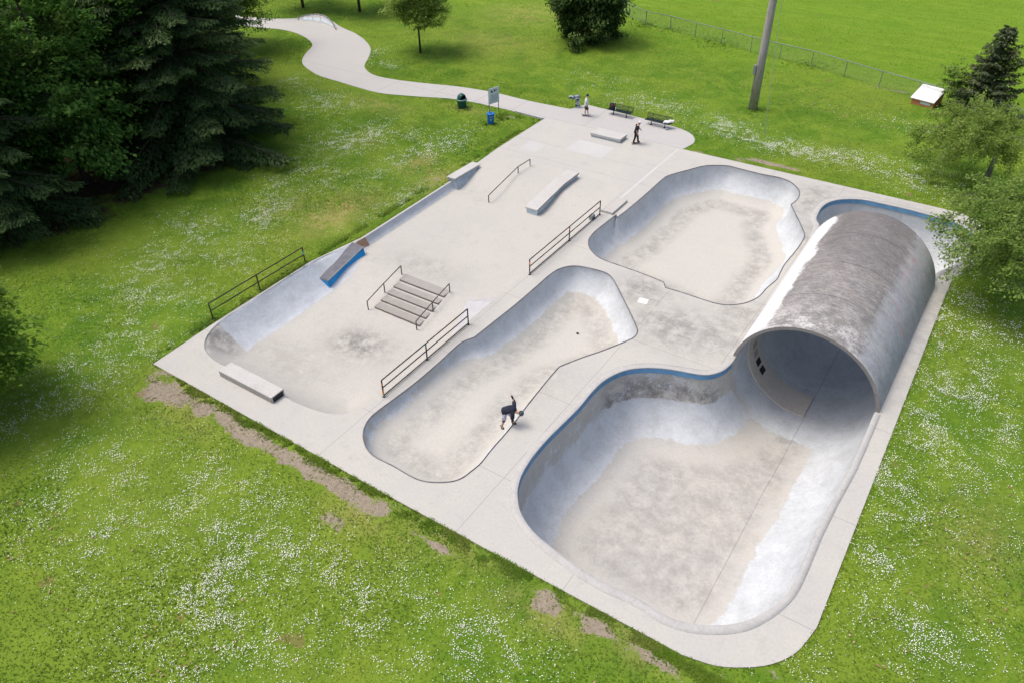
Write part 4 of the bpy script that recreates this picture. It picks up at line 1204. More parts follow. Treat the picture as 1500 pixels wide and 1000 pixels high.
# ------------------------------------------------------------------ curved bank wall on the far path
bk = empty('curved_bank', G(470, 33), 0, 'low curved concrete bank with pale sprayed panels at the far bend of the path', 'skate ramp')
lowp = smooth_line(V2([(437, 30.5), (452, 32.0), (470, 35), (484, 39.5), (492, 45)]), closed=False, step=0.6)
hi_ = smooth_line(V2([(437, 29.8), (452, 27.3), (466, 28.2), (482, 33), (493, 40)]), closed=False, step=0.6)
nk = min(len(lowp), len(hi_)); lowp = lowp[np.linspace(0, len(lowp) - 1, 25).astype(int)]; hi_ = hi_[np.linspace(0, len(hi_) - 1, 25).astype(int)]
hh = 0.78 * np.sin(np.linspace(0.05, 3.05, 25)) ** 0.7
bko = np.array(bk.location)
v, f = [], []
for i in range(25):
    a, b = lowp[i], hi_[i]
    out_ = (b - a) / (np.linalg.norm(b - a) + 1e-6)
    b = a + out_ * 0.9 * max(hh[i], 0.1)
    sec = [(*a, -0.02), (*(a * 0.65 + b * 0.35), 0.18 * hh[i]), (*(a * 0.25 + b * 0.75), 0.6 * hh[i]), (*b, hh[i]), (*(b + out_ * 0.3), hh[i]), (*(b + out_ * 0.55), -0.1)]
    v += [tuple(np.array(s_) - bko) for s_ in sec]
for i in range(24):
    for k in range(5): f.append((i * 6 + k, (i + 1) * 6 + k, (i + 1) * 6 + k + 1, i * 6 + k + 1))
np_mesh('bank_wall', v, np.array(f), M['bank'], bk)
v = np.array(v).reshape(25, 6, 3)
for (i0, i1) in ((4, 7), (8, 11), (12, 16), (17, 20)):
    bm = bmesh.new()
    for i in range(i0, i1):
        q = [v[i, 1], v[i + 1, 1], v[i + 1, 2], v[i, 2]]
        nn = np.cross(q[1] - q[0], q[3] - q[0]); nn /= np.linalg.norm(nn); nn = nn if nn[2] > 0 else -nn
        bm.faces.new([bm.verts.new(Vector(p + nn * 0.02)) for p in q])
    bmesh.ops.remove_doubles(bm, verts=bm.verts, dist=0.001)
    obj('pale_panel', bm, M['sign'], bk)
bm = bmesh.new(); tube(bm, [Vector(v[i, 3]) for i in range(25)], 0.04, 6); obj('coping', bm, M['coping'], bk)

# kerb where path meets the slab
kb = tag(obj('path_kerb', (lambda b: (hexa(b, [Vector((-36.1, 53.78, -0.05)), Vector((-33.22, 53.62, -0.05)), Vector((-33.22, 53.80, -0.05)), Vector((-36.1, 53.98, -0.05))], [Vector((-36.1, 53.78, 0.13)), Vector((-33.22, 53.62, 0.13)), Vector((-33.22, 53.80, 0.13)), Vector((-36.1, 53.98, 0.13))]), b)[1])(bmesh.new()), M['bank']), 'short raised concrete kerb along the path edge near the slab corner', 'kerb')

# ------------------------------------------------------------------ benches
BL = 2.25
def make_bench(loc, rz, label):
    e = empty('park_bench', loc, rz, label, 'bench', 'benches on the pad')
    for s_ in (-0.62, 0.62):
        bm = bmesh.new()
        tube(bm, [(s_, 0.02, -0.02), (s_, 0.02, 0.42)], 0.035, 8); tube(bm, [(s_, -0.2, 0.41), (s_, 0.22, 0.41)], 0.025, 6); tube(bm, [(s_, 0.20, 0.41), (s_, 0.30, 0.86)], 0.028, 6)
        box(bm, (s_ - 0.1, -0.08, -0.02), (s_ + 0.1, 0.12, 0.012)); obj('leg', bm, M['bench'], e)
    bm = bmesh.new()
    for k in range(7):
        y = -0.22 + k * 0.068; box(bm, (-BL / 2, y, 0.435), (BL / 2, y + 0.045, 0.455))
    for k in range(11):
        x = -BL / 2 + 0.02 + k * (BL - 0.05) / 10; box(bm, (x, -0.22, 0.438), (x + 0.02, 0.235, 0.452))
    tube(bm, [(-BL / 2, -0.235, 0.43), (BL / 2, -0.235, 0.43)], 0.024, 6); tube(bm, [(-BL / 2, 0.245, 0.43), (BL / 2, 0.245, 0.43)], 0.02, 6)
    obj('seat', bm, M['bench'], e)
    bm = bmesh.new()
    def bp(x, z): return (x, 0.22 + (z - 0.5) * 0.22, z)
    for k in range(26):
        x0 = -BL / 2 + 0.06 + k * (BL - 0.12) / 25
        for sg in (-1, 1):
            xa_ = x0; xb_ = min(max(x0 + sg * 0.22, -BL / 2 + 0.03), BL / 2 - 0.03)
            tube(bm, [bp(xa_, 0.53), bp(xb_, 0.83)], 0.006, 4)
    for k in range(3): tube(bm, [bp(-BL / 2 + 0.03, 0.60 + 0.08 * k), bp(BL / 2 - 0.03, 0.60 + 0.08 * k)], 0.008, 4)
    obj('mesh_back', bm, M['bench'], e)
    bm = bmesh.new()
    x_, r_ = BL / 2, 0.08
    loop = [(-x_ + r_, 0.51), (x_ - r_, 0.51), (x_ - 0.02, 0.53), (x_, 0.59), (x_, 0.77), (x_ - 0.02, 0.83), (x_ - r_, 0.85), (-x_ + r_, 0.85), (-x_ + 0.02, 0.83), (-x_, 0.77), (-x_, 0.59), (-x_ + 0.02, 0.53), (-x_ + r_, 0.51)]
    tube(bm, [bp(*p) for p in loop], 0.022, 6); obj('back_frame', bm, M['bench'], e)
    return e


g1 = (G(892, 170) + G(920, 176)) / 2; g2 = (G(949, 183.5) + G(979, 190)) / 2
bench1 = make_bench((-27.95, 57.75, 0), rad(-1), 'dark steel mesh bench with a black backpack on its end')
bench2 = copy_tree(bench1); bench2.location = (-24.2, 57.35, 0); bench2.rotation_euler = (0, 0, rad(-2))
bench2['label'] = 'dark steel mesh bench with a white bag and jacket on its end'
# backpack
bp_ = empty('backpack', (-28.72, 57.75, 0.455), rad(15), 'black backpack with a red patch standing on the bench seat', 'backpack')
bm = bmesh.new(); box(bm, (-0.19, -0.13, 0), (0.19, 0.13, 0.5)); bmesh.ops.subdivide_edges(bm, edges=bm.edges[:], cuts=2, use_grid_fill=True)
for v_ in bm.verts:
    t_ = v_.co.z / 0.5; v_.co.x *= 1.08 - 0.35 * t_ * t_; v_.co.y *= 1.15 - 0.45 * t_ * t_
    v_.co.x += 0.02 * math.sin(9 * v_.co.z + v_.co.y * 8)
obj('body', bm, M['bag'], bp_, True)
bm = bmesh.new(); box(bm, (-0.13, -0.20, 0.04), (0.13, -0.13, 0.26)); obj('front_pocket', bm, M['bag'], bp_, bevel=0.03)
bm = bmesh.new(); box(bm, (-0.04, -0.135, 0.33), (0.07, -0.115, 0.43)); obj('patch', bm, M['red'], bp_)
bm = bmesh.new(); tube(bm, [(-0.1, 0.12, 0.46), (-0.14, 0.2, 0.4), (-0.14, 0.2, 0.15), (-0.12, 0.13, 0.05)], 0.018, 6); tube(bm, [(0.1, 0.12, 0.46), (0.14, 0.2, 0.4), (0.14, 0.2, 0.15), (0.12, 0.13, 0.05)], 0.018, 6); obj('strap', bm, M['bag'], bp_)
bm = bmesh.new(); tube(bm, [(0.25, 0.0, 0.0), (0.25, 0, 0.2)], 0.035, 10); tube(bm, [(0.25, 0, 0.2), (0.25, 0, 0.25)], 0.016, 8)
bt = tag(obj('water_bottle', bm, M['white']), 'pale bottle beside the black backpack', 'bottle'); bt.location = (-28.6, 57.72, 0.455)


def lump(bm, c, r, sc, seed, amp=0.12):
    n0 = len(bm.verts); ball(bm, Vector(c), r, sc, 14); bm.verts.ensure_lookup_table()
    rr = random.Random(seed); ph = [rr.random() * 6 for _ in range(6)]
    for v_ in bm.verts[n0:]:
        d = v_.co - Vector(c)
        k = 1 + amp * (math.sin(17 * d.x + ph[0]) + math.sin(19 * d.y + ph[1]) + math.sin(21 * d.z + ph[2]))
        v_.co = Vector(c) + d * k


bx = -23.32
jk = empty('white_jacket', (bx, 57.42, 0.455), 0, 'crumpled white jacket lying on the bench seat beside a white helmet', 'jacket')
bm = bmesh.new(); lump(bm, (-0.1, -0.06, 0.09), 0.24, (1.1, 0.8, 0.4), 3); lump(bm, (0.12, 0.02, 0.14), 0.2, (0.9, 0.8, 0.7), 4); obj('cloth', bm, M['whitecap'], jk, True)
bm = bmesh.new(); tube(bm, [(-0.28, -0.2, 0.1), (-0.33, -0.28, 0.0), (-0.34, -0.3, -0.25)], 0.06, 8, r2=0.045); obj('sleeve', bm, M['whitecap'], jk, True)
hl = empty('white_helmet', (bx + 0.30, 57.5, 0.455), 0, 'white skate helmet with black straps on the bench end', 'helmet')
bm = bmesh.new(); ball(bm, Vector((0, 0, 0.16)), 0.15, (1.1, 0.95, 0.85), 14); obj('shell', bm, M['whitecap'], hl, True)
bm = bmesh.new(); tube(bm, [(-0.16, -0.02, 0.14), (-0.14, -0.1, 0.03), (0.0, -0.15, 0.02), (0.13, -0.1, 0.05), (0.16, 0, 0.14)], 0.02, 6); lump(bm, (-0.05, -0.12, 0.05), 0.07, (1, 1, 0.7), 5); obj('strap', bm, M['blackcloth'], hl)
sh = empty('blue_shoes', (bx - 0.02, 57.1, 0), 0, 'pair of pale blue shoes on the pad under the bench end', 'shoes')
for k in range(2):
    bm = bmesh.new(); lump(bm, (0.13 * k, 0, 0.06), 0.14, (0.42, 1.0, 0.42), 8 + k, 0.03); obj('shoe', bm, M['ptop'], sh, True)

# ------------------------------------------------------------------ sticker covered fountain
df = empty('drinking_fountain', G(846, 157.5), rad(28), 'drinking fountain post covered in black and white stickers at the pad edge', 'drinking fountain')
t = NT('stickers')
vor = t.n('ShaderNodeTexVoronoi'); vor.inputs['Scale'].default_value = 9.0; t.t.links.new(t.pos, vor.inputs['Vector'])
sx = t.n('ShaderNodeSeparateColor'); t.t.links.new(vor.outputs['Color'], sx.inputs[0])
c = t.mix(t.ramp(sx.outputs[0], 0.44, 0.5), (0.02, 0.022, 0.03), (0.38, 0.42, 0.45)); c = t.mix(t.ramp(sx.outputs[1], 0.82, 0.84), c, (0.08, 0.16, 0.2))
M['stick'] = t.done(c, 0.5)
bm = bmesh.new(); box(bm, (-0.19, -0.17, -0.05), (0.19, 0.17, 0.98)); obj('pedestal', bm, M['stick'], df, bevel=0.04)
bm = bmesh.new(); hexa(bm, [(-0.75, -0.13, 0.78), (-0.16, -0.16, 0.72), (-0.16, 0.16, 0.72), (-0.75, 0.13, 0.78)], [(-0.80, -0.17, 0.98), (-0.16, -0.17, 1.0), (-0.16, 0.17, 1.0), (-0.80, 0.17, 0.98)]); clean(bm); obj('arm_basin', bm, M['stick'], df, bevel=0.03)
bm = bmesh.new(); lathe(bm, [(0.2, 0.98), (0.19, 1.06), (0.1, 1.1)], 14); obj('bowl', bm, M['galv'], df, True)

# ------------------------------------------------------------------ litter bin, recycling bin, sign
gb = empty('litter_bin', G(677, 157.5), rad(60), 'dark green litter bin with a domed hood beside the path', 'litter bin')
bm = bmesh.new(); lathe(bm, [(0.36, -0.03), (0.40, 0.08), (0.42, 0.62), (0.44, 0.66), (0.40, 0.68)], 22); obj('body', bm, M['green'], gb, True)
bm = bmesh.new(); lathe(bm, [(0.40, 0.64), (0.48, 0.66), (0.48, 0.74), (0.42, 0.77)], 22); obj('rim', bm, M['green_rim'], gb, True)
bm = bmesh.new()
bmesh.ops.create_uvsphere(bm, u_segments=22, v_segments=12, radius=1.0)
bmesh.ops.bisect_plane(bm, geom=bm.verts[:] + bm.edges[:] + bm.faces[:], plane_co=(0, 0, -0.02), plane_no=(0.0, 0.0, -1), clear_outer=True)
bmesh.ops.bisect_plane(bm, geom=bm.verts[:] + bm.edges[:] + bm.faces[:], plane_co=(0.25, -0.38, 0.25), plane_no=(0.30, -0.85, -0.45), clear_outer=True)
for v_ in bm.verts: v_.co = Vector((v_.co.x * 0.41, v_.co.y * 0.41, 0.77 + v_.co.z * 0.47))
bmesh.ops.solidify(bm, geom=bm.faces[:], thickness=0.02)
gd = obj('hood', bm, M['green'], gb, True)
bm = bmesh.new(); lathe(bm, [(0.37, 0.73), (0.34, 0.79), (0.2, 0.80)], 18); obj('mouth', bm, M['black'], gb)

rb = empty('recycling_bin', G(719, 181), rad(10), 'small bright blue recycling bin with white marks below the sign', 'recycling bin')
bm = bmesh.new(); lathe(bm, [(0.25, -0.03), (0.27, 0.05), (0.30, 0.72), (0.31, 0.78)], 20); obj('body', bm, M['bin_blue'], rb, True)
bm = bmesh.new(); lathe(bm, [(0.33, 0.76), (0.34, 0.84), (0.31, 0.88), (0.13, 0.89), (0.12, 0.80), (0.05, 0.80)], 20); obj('lid', bm, M['bin_blue'], rb, True)
bm = bmesh.new(); lathe(bm, [(0.13, 0.892), (0.11, 0.897), (0.02, 0.897)], 16); obj('hole', bm, M['navy'], rb)
# white recycling arrows and line of print on the side facing the viewer
view_az = math.atan2(-RM[1][2] * -1, RM[0][2])
for k in range(3):
    a = rad(-60) ; bm = bmesh.new()
    c_ = Vector((0.293 * math.cos(a), 0.293 * math.sin(a), 0.40)); tx = Vector((-math.sin(a), math.cos(a), 0)); up_ = Vector((0.06 * math.cos(a), 0.06 * math.sin(a), 1)).normalized(); nn = tx.cross(up_)
    th = rad(90 + 120 * k); p0 = (math.cos(th), math.sin(th)); th2 = th + rad(85); p1 = (math.cos(th2), math.sin(th2))
    q = [(p0[0] * 0.10, p0[1] * 0.10), (p1[0] * 0.10, p1[1] * 0.10), (p1[0] * 0.055, p1[1] * 0.055), (p0[0] * 0.055, p0[1] * 0.055)]
    vs = [c_ + tx * x * 1.0 + up_ * y + Vector((math.cos(a), math.sin(a), 0)) * 0.012 for x, y in q]
    hexa(bm, vs, [p + Vector((math.cos(a), math.sin(a), 0)) * 0.006 for p in vs]); clean(bm); obj('arrow_mark', bm, M['white'], rb)
bm = bmesh.new()
a = rad(-60); nrm = Vector((math.cos(a), math.sin(a), 0)); tx = Vector((-math.sin(a), math.cos(a), 0))
for k in range(4):
    c_ = nrm * 0.302 + tx * (-0.1 + k * 0.066) + Vector((0, 0, 0.62)); vs = [c_ + tx * x + Vector((0, 0, z)) for x, z in ((0, 0), (0.035, 0.0), (0.035, 0.07), (0, 0.07))]
    hexa(bm, vs, [p + nrm * 0.006 for p in vs])
clean(bm); obj('white_print', bm, M['white'], rb)

s0, s1 = G(717, 169), G(730.5, 164.5)
sg = empty('notice_sign', s0, math.atan2((s1 - s0).y, (s1 - s0).x), 'pale blue notice board with dark print on two posts beside the path', 'sign')
Ls = (s1 - s0).length
for k, x in enumerate((0, Ls)):
    bm = bmesh.new(); tube(bm, [(x, 0, -0.1), (x, 0, 2.25)], 0.035, 8); obj('post', bm, M['galv'], sg)
bm = bmesh.new(); box(bm, (-0.04, -0.075, 0.95), (Ls + 0.04, -0.04, 2.28)); bd = obj('board', bm, M['sign'], sg, bevel=0.008)
# two dark pictures over short lines of small print
for (x0, z0, w, h) in ((0.20, 1.95, 0.22, 0.14), (0.30, 1.88, 0.16, 0.1), (0.62, 1.94, 0.18, 0.17), (0.85, 2.0, 0.14, 0.08)):
    x0 *= Ls / 1.25; w *= Ls / 1.25
    bm = bmesh.new(); box(bm, (x0, -0.082, z0), (x0 + w, -0.073, z0 + h)); obj('picture_print', bm, M['ink'], bd)
bm = bmesh.new(); rr = random.Random(4)
for ln_ in range(6):
    x = 0.18 * Ls + rr.random() * 0.1
    while x < 0.8 * Ls:
        w = rr.uniform(0.03, 0.09); box(bm, (x, -0.080, 1.68 - ln_ * 0.09), (x + w, -0.074, 1.71 - ln_ * 0.09)); x += w + rr.uniform(0.02, 0.06)
sp_ = obj('small_print', bm, M['ink'], bd); sp_.location = (0, -0.001, 0); sp_['kind'] = 'stuff'

# ------------------------------------------------------------------ pole, guy wire, fence, shed
pb = G(1103, 160); 
up_ = empty('utility_pole', pb, 0, 'thick weathered wooden utility pole rising out of the grass', 'utility pole')
bm = bmesh.new(); tube(bm, [(0, 0, -0.2), (0.0, 0.03, 5), (0.04, 0.06, 10), (0.1, 0.1, 17)], 0.36, 20, r2=0.27); obj('shaft', bm, M['pole'], up_, True)
bm = bmesh.new(); box(bm, (-0.48, -0.32, 3.0), (-0.26, -0.05, 3.75)); obj('meter_box', bm, M['galv'], up_, bevel=0.02)
bm = bmesh.new(); tube(bm, [(-0.33, -0.2, 3.0), (-0.33, -0.2, -0.1)], 0.025, 6); obj('conduit', bm, M['galv'], up_)
gw0 = G(1120, 199)
gwe = empty('guy_wire', gw0, 0, 'thin guy wire running from the grass up to the wooden pole', 'wire')
bm = bmesh.new(); tube(bm, [(0, 0, -0.1), Vector((pb.x + 0.35, pb.y - 0.1, 15.5)) - gw0], 0.018, 5); obj('strand', bm, M['galv'], gwe)
bm = bmesh.new(); tube(bm, [(0, 0, -0.1), (Vector((pb.x + 0.35, pb.y - 0.1, 15.5)) - gw0).normalized() * 0.9], 0.03, 6); obj('anchor_rod', bm, M['galv'], gwe)

FP = [G(*p) for p in ((900, 10.7), (921, 25), (945.5, 37), (981.5, 44), (1018, 54.5), (1056.5, 64), (1099, 76), (1141.5, 86.5), (1187.6, 97.5), (1236, 112.5), (1287, 128), (1342, 144))]
d_ = (FP[-1] - FP[-2])
FP += [FP[-1] + d_ * k for k in (1, 2, 3, 4)]
FP = [FP[0] + (FP[0] - FP[1]) * 2, FP[0] + (FP[0] - FP[1])] + FP
fe = empty('chain_link_fence', FP[4], 0, 'grey chain link fence with a bend dividing the lawn from the playing field', 'fence')
fo = FP[4]; FH = 1.45
for i, p in enumerate(FP):
    bm = bmesh.new(); q = p - fo; r_ = 0.05 if i == 4 else 0.034
    tube(bm, [q - Vector((0, 0, 0.2)), q + Vector((0, 0, FH + (0.08 if i == 4 else 0)))], r_, 8); obj('post', bm, M['galv'], fe)
for i in range(len(FP) - 1):
    bm = bmesh.new(); tube(bm, [FP[i] - fo + Vector((0, 0, FH)), FP[i + 1] - fo + Vector((0, 0, FH))], 0.034, 8); obj('top_rail', bm, M['galv'], fe)
bm = bmesh.new()
sp = 0.13
for i in range(len(FP) - 1):
    a, b = FP[i] - fo, FP[i + 1] - fo; L = (b - a).length; u_ = (b - a) / L
    k = -FH
    while k < L:
        for sgn in (1, -1):
            x0, x1 = k, k + FH; za, zb_ = (0.04, FH) if sgn > 0 else (FH, 0.04)
            c0, c1 = max(x0, 0), min(x1, L)
            if c1 - c0 < 0.05: continue
            z_0 = za + (zb_ - za) * (c0 - x0) / FH; z_1 = za + (zb_ - za) * (c1 - x0) / FH
            tube(bm, [a + u_ * c0 + Vector((0, 0, z_0)), a + u_ * c1 + Vector((0, 0, z_1))], 0.0024, 3, False)
        k += sp
ml = obj('chain_mesh', bm, M['galv'], fe); ml['kind'] = 'stuff'

sh0 = G(1354, 152)
sd = empty('orange_box', sh0, rad(-14), 'orange boarded box with a white sloping lid by the fence', 'storage box')
bm = bmesh.new(); hexa(bm, [(-0.9, -0.7, -0.05), (1.0, -0.7, -0.05), (1.0, 1.0, -0.05), (-0.9, 1.0, -0.05)], [(-0.9, -0.7, 0.5), (1.0, -0.7, 0.5), (1.0, 1.0, 1.1), (-0.9, 1.0, 1.1)]); clean(bm); obj('body', bm, M['orange'], sd)
bm = bmesh.new(); hexa(bm, [(-0.98, -0.85, 0.47), (1.06, -0.85, 0.47), (1.06, 1.08, 1.15), (-0.98, 1.08, 1.15)], [(-0.98, -0.85, 0.53), (1.06, -0.85, 0.53), (1.06, 1.08, 1.21), (-0.98, 1.08, 1.21)]); clean(bm); obj('lid', bm, M['white'], sd)
bm = bmesh.new(); box(bm, (-0.1, -0.73, 0.15), (0.75, -0.69, 0.36)); obj('plate', bm, M['sign'], sd)


# ------------------------------------------------------------------ people
def skin_mesh(verts, edges, radii, sub=2):
    me = bpy.data.meshes.new('tmp'); me.from_pydata([tuple(v) for v in verts], edges, [])
    o_ = bpy.data.objects.new('tmp', me); COL.objects.link(o_)
    m_ = o_.modifiers.new('s', 'SKIN'); m_.use_smooth_shade = True
    sv = me.skin_vertices[0].data
    for i, r in enumerate(radii):
        sv[i].radius = (r, r) if not isinstance(r, tuple) else r
        sv[i].use_root = (i == 0)
    if sub: 
        s2 = o_.modifiers.new('u', 'SUBSURF'); s2.levels = sub; s2.render_levels = sub
    dg = bpy.context.evaluated_depsgraph_get()
    nm = bpy.data.meshes.new_from_object(o_.evaluated_get(dg))
    bpy.data.objects.remove(o_); bpy.data.meshes.remove(me)
    return nm


def chain(names, J, R):
    return [J[n] for n in names], [(i, i + 1) for i in range(len(names) - 1)], [R[n] for n in names]


def figure(loc, rz, label, J, head_dir, top, legs, shoes, hat, board=None, pads=False, shorts=True):
    """J: joints in the figure's own frame (x forward, y left)"""
    e = empty('person', loc, rz, label, 'person', 'skaters')
    J = {k: Vector(v) for k, v in J.items()}
    order = ['pelvis', 'spine', 'chest', 'neck', 'headb', 'headc', 'shL', 'elL', 'wrL', 'haL', 'shR', 'elR', 'wrR', 'haR', 'hipL', 'knL', 'anL', 'toL', 'hipR', 'knR', 'anR', 'toR']
    hd = Vector(head_dir).normalized()                  # from neck to crown
    fwd = Vector(J['face']).normalized()
    J['headb'] = J['neck'] + hd * 0.09; J['headc'] = J['neck'] + hd * 0.19
    for s_ in 'LR':
        J['ha' + s_] = J['wr' + s_] + (J['wr' + s_] - J['el' + s_]).normalized() * 0.085
    RR = dict(pelvis=(0.135, 0.11), spine=(0.13, 0.10), chest=(0.155, 0.115), neck=0.055, headb=0.075, headc=(0.082, 0.095), sh=0.062, el=0.043, wr=0.031, ha=(0.042, 0.022), hip=0.09, kn=0.058, an=0.042, to=0.045)
    idx = {n: i for i, n in enumerate(order)}
    ed = [('pelvis', 'spine'), ('spine', 'chest'), ('chest', 'neck'), ('neck', 'headb'), ('headb', 'headc')]
    for s_ in 'LR':
        ed += [('chest', 'sh' + s_), ('sh' + s_, 'el' + s_), ('el' + s_, 'wr' + s_), ('wr' + s_, 'ha' + s_), ('pelvis', 'hip' + s_), ('hip' + s_, 'kn' + s_), ('kn' + s_, 'an' + s_), ('an' + s_, 'to' + s_)]
    rl = [RR.get(n, RR.get(n[:-1])) for n in order]
    rl = [tuple(q * 1.22 for q in r_) if isinstance(r_, tuple) else r_ * 1.22 for r_ in rl]
    me = skin_mesh([J[n] for n in order], [(idx[a], idx[b]) for a, b in ed], rl, 2)
    bm = bmesh.new(); bm.from_mesh(me); bpy.data.meshes.remove(me)
    hc = J['headc']; sdv = hd.cross(fwd).normalized()
    # face: nose, ears, brow, mouth
    tube(bm, [hc + fwd * 0.075 + hd * 0.0, hc + fwd * 0.118 - hd * 0.03], 0.012, 6, r2=0.018)
    for s_ in (-1, 1): ball(bm, hc + sdv * s_ * 0.088 - hd * 0.01, 0.03, (0.7, 0.7, 1.0), 8)
    # fingers
    for s_ in 'LR':
        d = (J['ha' + s_] - J['wr' + s_]).normalized(); across = d.cross(Vector((0.3, 0.2, 1))).normalized(); pal = d.cross(across)
        tipb = J['ha' + s_]
        for k, ln_ in enumerate((0.062, 0.075, 0.078, 0.066)):
            b0 = tipb + across * (k - 1.5) * 0.019
            tube(bm, [b0 - d * 0.02, b0 + d * ln_ * 0.55 + pal * 0.006, b0 + d * ln_ * 0.9 + pal * 0.022], 0.0095, 6, r2=0.007)
        b0 = J['wr' + s_] + d * 0.03 + across * 0.03
        tube(bm, [b0, b0 + across * 0.035 + d * 0.025, b0 + across * 0.04 + d * 0.055], 0.011, 6, r2=0.008)
    body = obj('body', bm, M['skin'], e, True)
    for s_ in (-1, 1):
        bm = bmesh.new(); ball(bm, hc + fwd * 0.086 + sdv * s_ * 0.033 + hd * 0.012, 0.012, (1, 1, 0.7), 8); obj('eye', bm, M['eye'], body, True)
    bm = bmesh.new(); tube(bm, [hc + fwd * 0.085 + sdv * 0.025 - hd * 0.062, hc + fwd * 0.095 - hd * 0.065, hc + fwd * 0.085 - sdv * 0.025 - hd * 0.062], 0.006, 5); obj('mouth', bm, M['red'], body, True)
    # shirt and trousers or shorts: rings round the spine and the limbs
    def lr(a, b, t): return J[a] + (J[b] - J[a]) * t

    def loft(bm, pts, rr, side, n=14):
        rings = []
        for q, (p, (a, b)) in enumerate(zip(pts, rr)):
            d = (pts[min(q + 1, len(pts) - 1)] - pts[max(q - 1, 0)]).normalized()
            u = (side - d * side.dot(d)).normalized(); w = d.cross(u)
            rings.append([bm.verts.new(p + u * a * math.cos(2 * math.pi * k / n) + w * b * math.sin(2 * math.pi * k / n)) for k in range(n)])
        for A, B in zip(rings, rings[1:]):
            for k in range(n): bm.faces.new((A[k], A[(k + 1) % n], B[(k + 1) % n], B[k]))
        bm.faces.new(rings[0][::-1]); bm.faces.new(rings[-1])
    sd = (J['shL'] - J['shR']).normalized(); hs = (J['hipL'] - J['hipR']).normalized()
    up1 = (J['spine'] - J['pelvis']).normalized()
    bm = bmesh.new()
    loft(bm, [J['pelvis'] - up1 * 0.10, J['pelvis'] + up1 * 0.02, J['spine'], lr('spine', 'chest', 0.55), J['chest'], lr('chest', 'neck', 0.45), lr('chest', 'neck', 0.85)],
         [(0.225, 0.172), (0.220, 0.168), (0.210, 0.158), (0.222, 0.162), (0.238, 0.162), (0.20, 0.130), (0.072, 0.075)], (sd + hs).normalized())
    for s_ in 'LR':
        loft(bm, [lr('sh' + s_, 'chest', 0.35), J['sh' + s_], lr('sh' + s_, 'el' + s_, 0.45), lr('sh' + s_, 'el' + s_, 0.88)], [(0.11, 0.11), (0.105, 0.105), (0.10, 0.096), (0.096, 0.092)], Vector((0.31, 0.2, 0.9)), 10)
    bmesh.ops.recalc_face_normals(bm, faces=bm.faces); obj('shirt', bm, top, e, True)
    bm = bmesh.new()
    loft(bm, [J['pelvis'] + up1 * 0.08, J['pelvis'], (J['hipL'] + J['hipR']) / 2 - up1 * 0.07], [(0.175, 0.135), (0.185, 0.145), (0.16, 0.13)], hs)
    for s_ in 'LR':
        if shorts: loft(bm, [lr('hip' + s_, 'pelvis', 0.3), J['hip' + s_], lr('hip' + s_, 'kn' + s_, 0.5), lr('hip' + s_, 'kn' + s_, 0.95)], [(0.11, 0.12), (0.118, 0.125), (0.112, 0.112), (0.108, 0.105)], hs, 12)
        else: loft(bm, [lr('hip' + s_, 'pelvis', 0.3), J['hip' + s_], lr('hip' + s_, 'kn' + s_, 0.5), J['kn' + s_], lr('kn' + s_, 'an' + s_, 0.5), lr('kn' + s_, 'an' + s_, 1.02)], [(0.10, 0.12), (0.11, 0.12), (0.098, 0.10), (0.08, 0.082), (0.075, 0.077), (0.07, 0.072)], hs, 12)
    bmesh.ops.recalc_face_normals(bm, faces=bm.faces); obj('shorts' if shorts else 'trousers', bm, legs, e, True)
    for s_ in 'LR':
        fd = (J['to' + s_] - J['an' + s_]); fl_ = Vector((fd.x, fd.y, fd.z)).normalized()
        sole = Vector((J['an' + s_].x, J['an' + s_].y, J['to' + s_].z - 0.01))
        me = skin_mesh([sole + Vector((0, 0, 0.03)) - fl_ * 0.05, sole + Vector((0, 0, 0.02)) + fl_ * 0.05, J['to' + s_] + fl_ * 0.06, J['an' + s_] + Vector((0, 0, 0.02))], [(0, 1), (1, 2), (0, 3)], [0.072, 0.073, 0.06, 0.07], 2)
        o_ = link_mesh('shoe', me, None, e, True); me.materials.clear(); me.materials.append(shoes)
        if pads:
            for (c_, nm) in (('kn', 'knee_pad'), ('el', 'elbow_pad'), ('wr', 'wrist_guard')):
                p0, p1 = ('hip', 'an') if c_ == 'kn' else (('sh', 'wr') if c_ == 'el' else ('el', 'ha'))
                ax = (J[p1 + s_] - J[p0 + s_]).normalized()
                bm = bmesh.new(); tube(bm, [J[c_ + s_] - ax * 0.08, J[c_ + s_] - ax * 0.04, J[c_ + s_] + ax * 0.04, J[c_ + s_] + ax * 0.08], 0.078 if c_ == 'kn' else 0.06 if c_ == 'el' else 0.046, 10)
                obj(nm, bm, M['shoe_dark'], e, True)
    # headgear
    q = hd.to_track_quat('Z', 'Y').to_matrix().to_4x4()
    bm = bmesh.new()
    rc = 0.118 if hat[0] == 'cap' else 0.122 if hat[0] == 'beanie' else 0.14
    bmesh.ops.create_uvsphere(bm, u_segments=16, v_segments=10, radius=rc)
    bmesh.ops.bisect_plane(bm, geom=bm.verts[:] + bm.edges[:] + bm.faces[:], plane_co=(0, 0, 0.0 if hat[0] != 'helmet' else -0.04), plane_no=(0, 0, -1), clear_outer=True)
    bmesh.ops.transform(bm, matrix=Matrix.Translation(hc + hd * 0.03) @ q, verts=bm.verts)
    if hat[0] == 'cap':
        c_ = hc + hd * 0.035
        hexa(bm, [c_ + fwd * 0.08 + sdv * 0.08, c_ + fwd * 0.08 - sdv * 0.08, c_ + fwd * 0.2 - sdv * 0.05, c_ + fwd * 0.2 + sdv * 0.05], [p + hd * 0.012 for p in (c_ + fwd * 0.08 + sdv * 0.08, c_ + fwd * 0.08 - sdv * 0.08, c_ + fwd * 0.2 - sdv * 0.05, c_ + fwd * 0.2 + sdv * 0.05)])
        clean(bm)
    obj(hat[0], bm, hat[1], e, True)
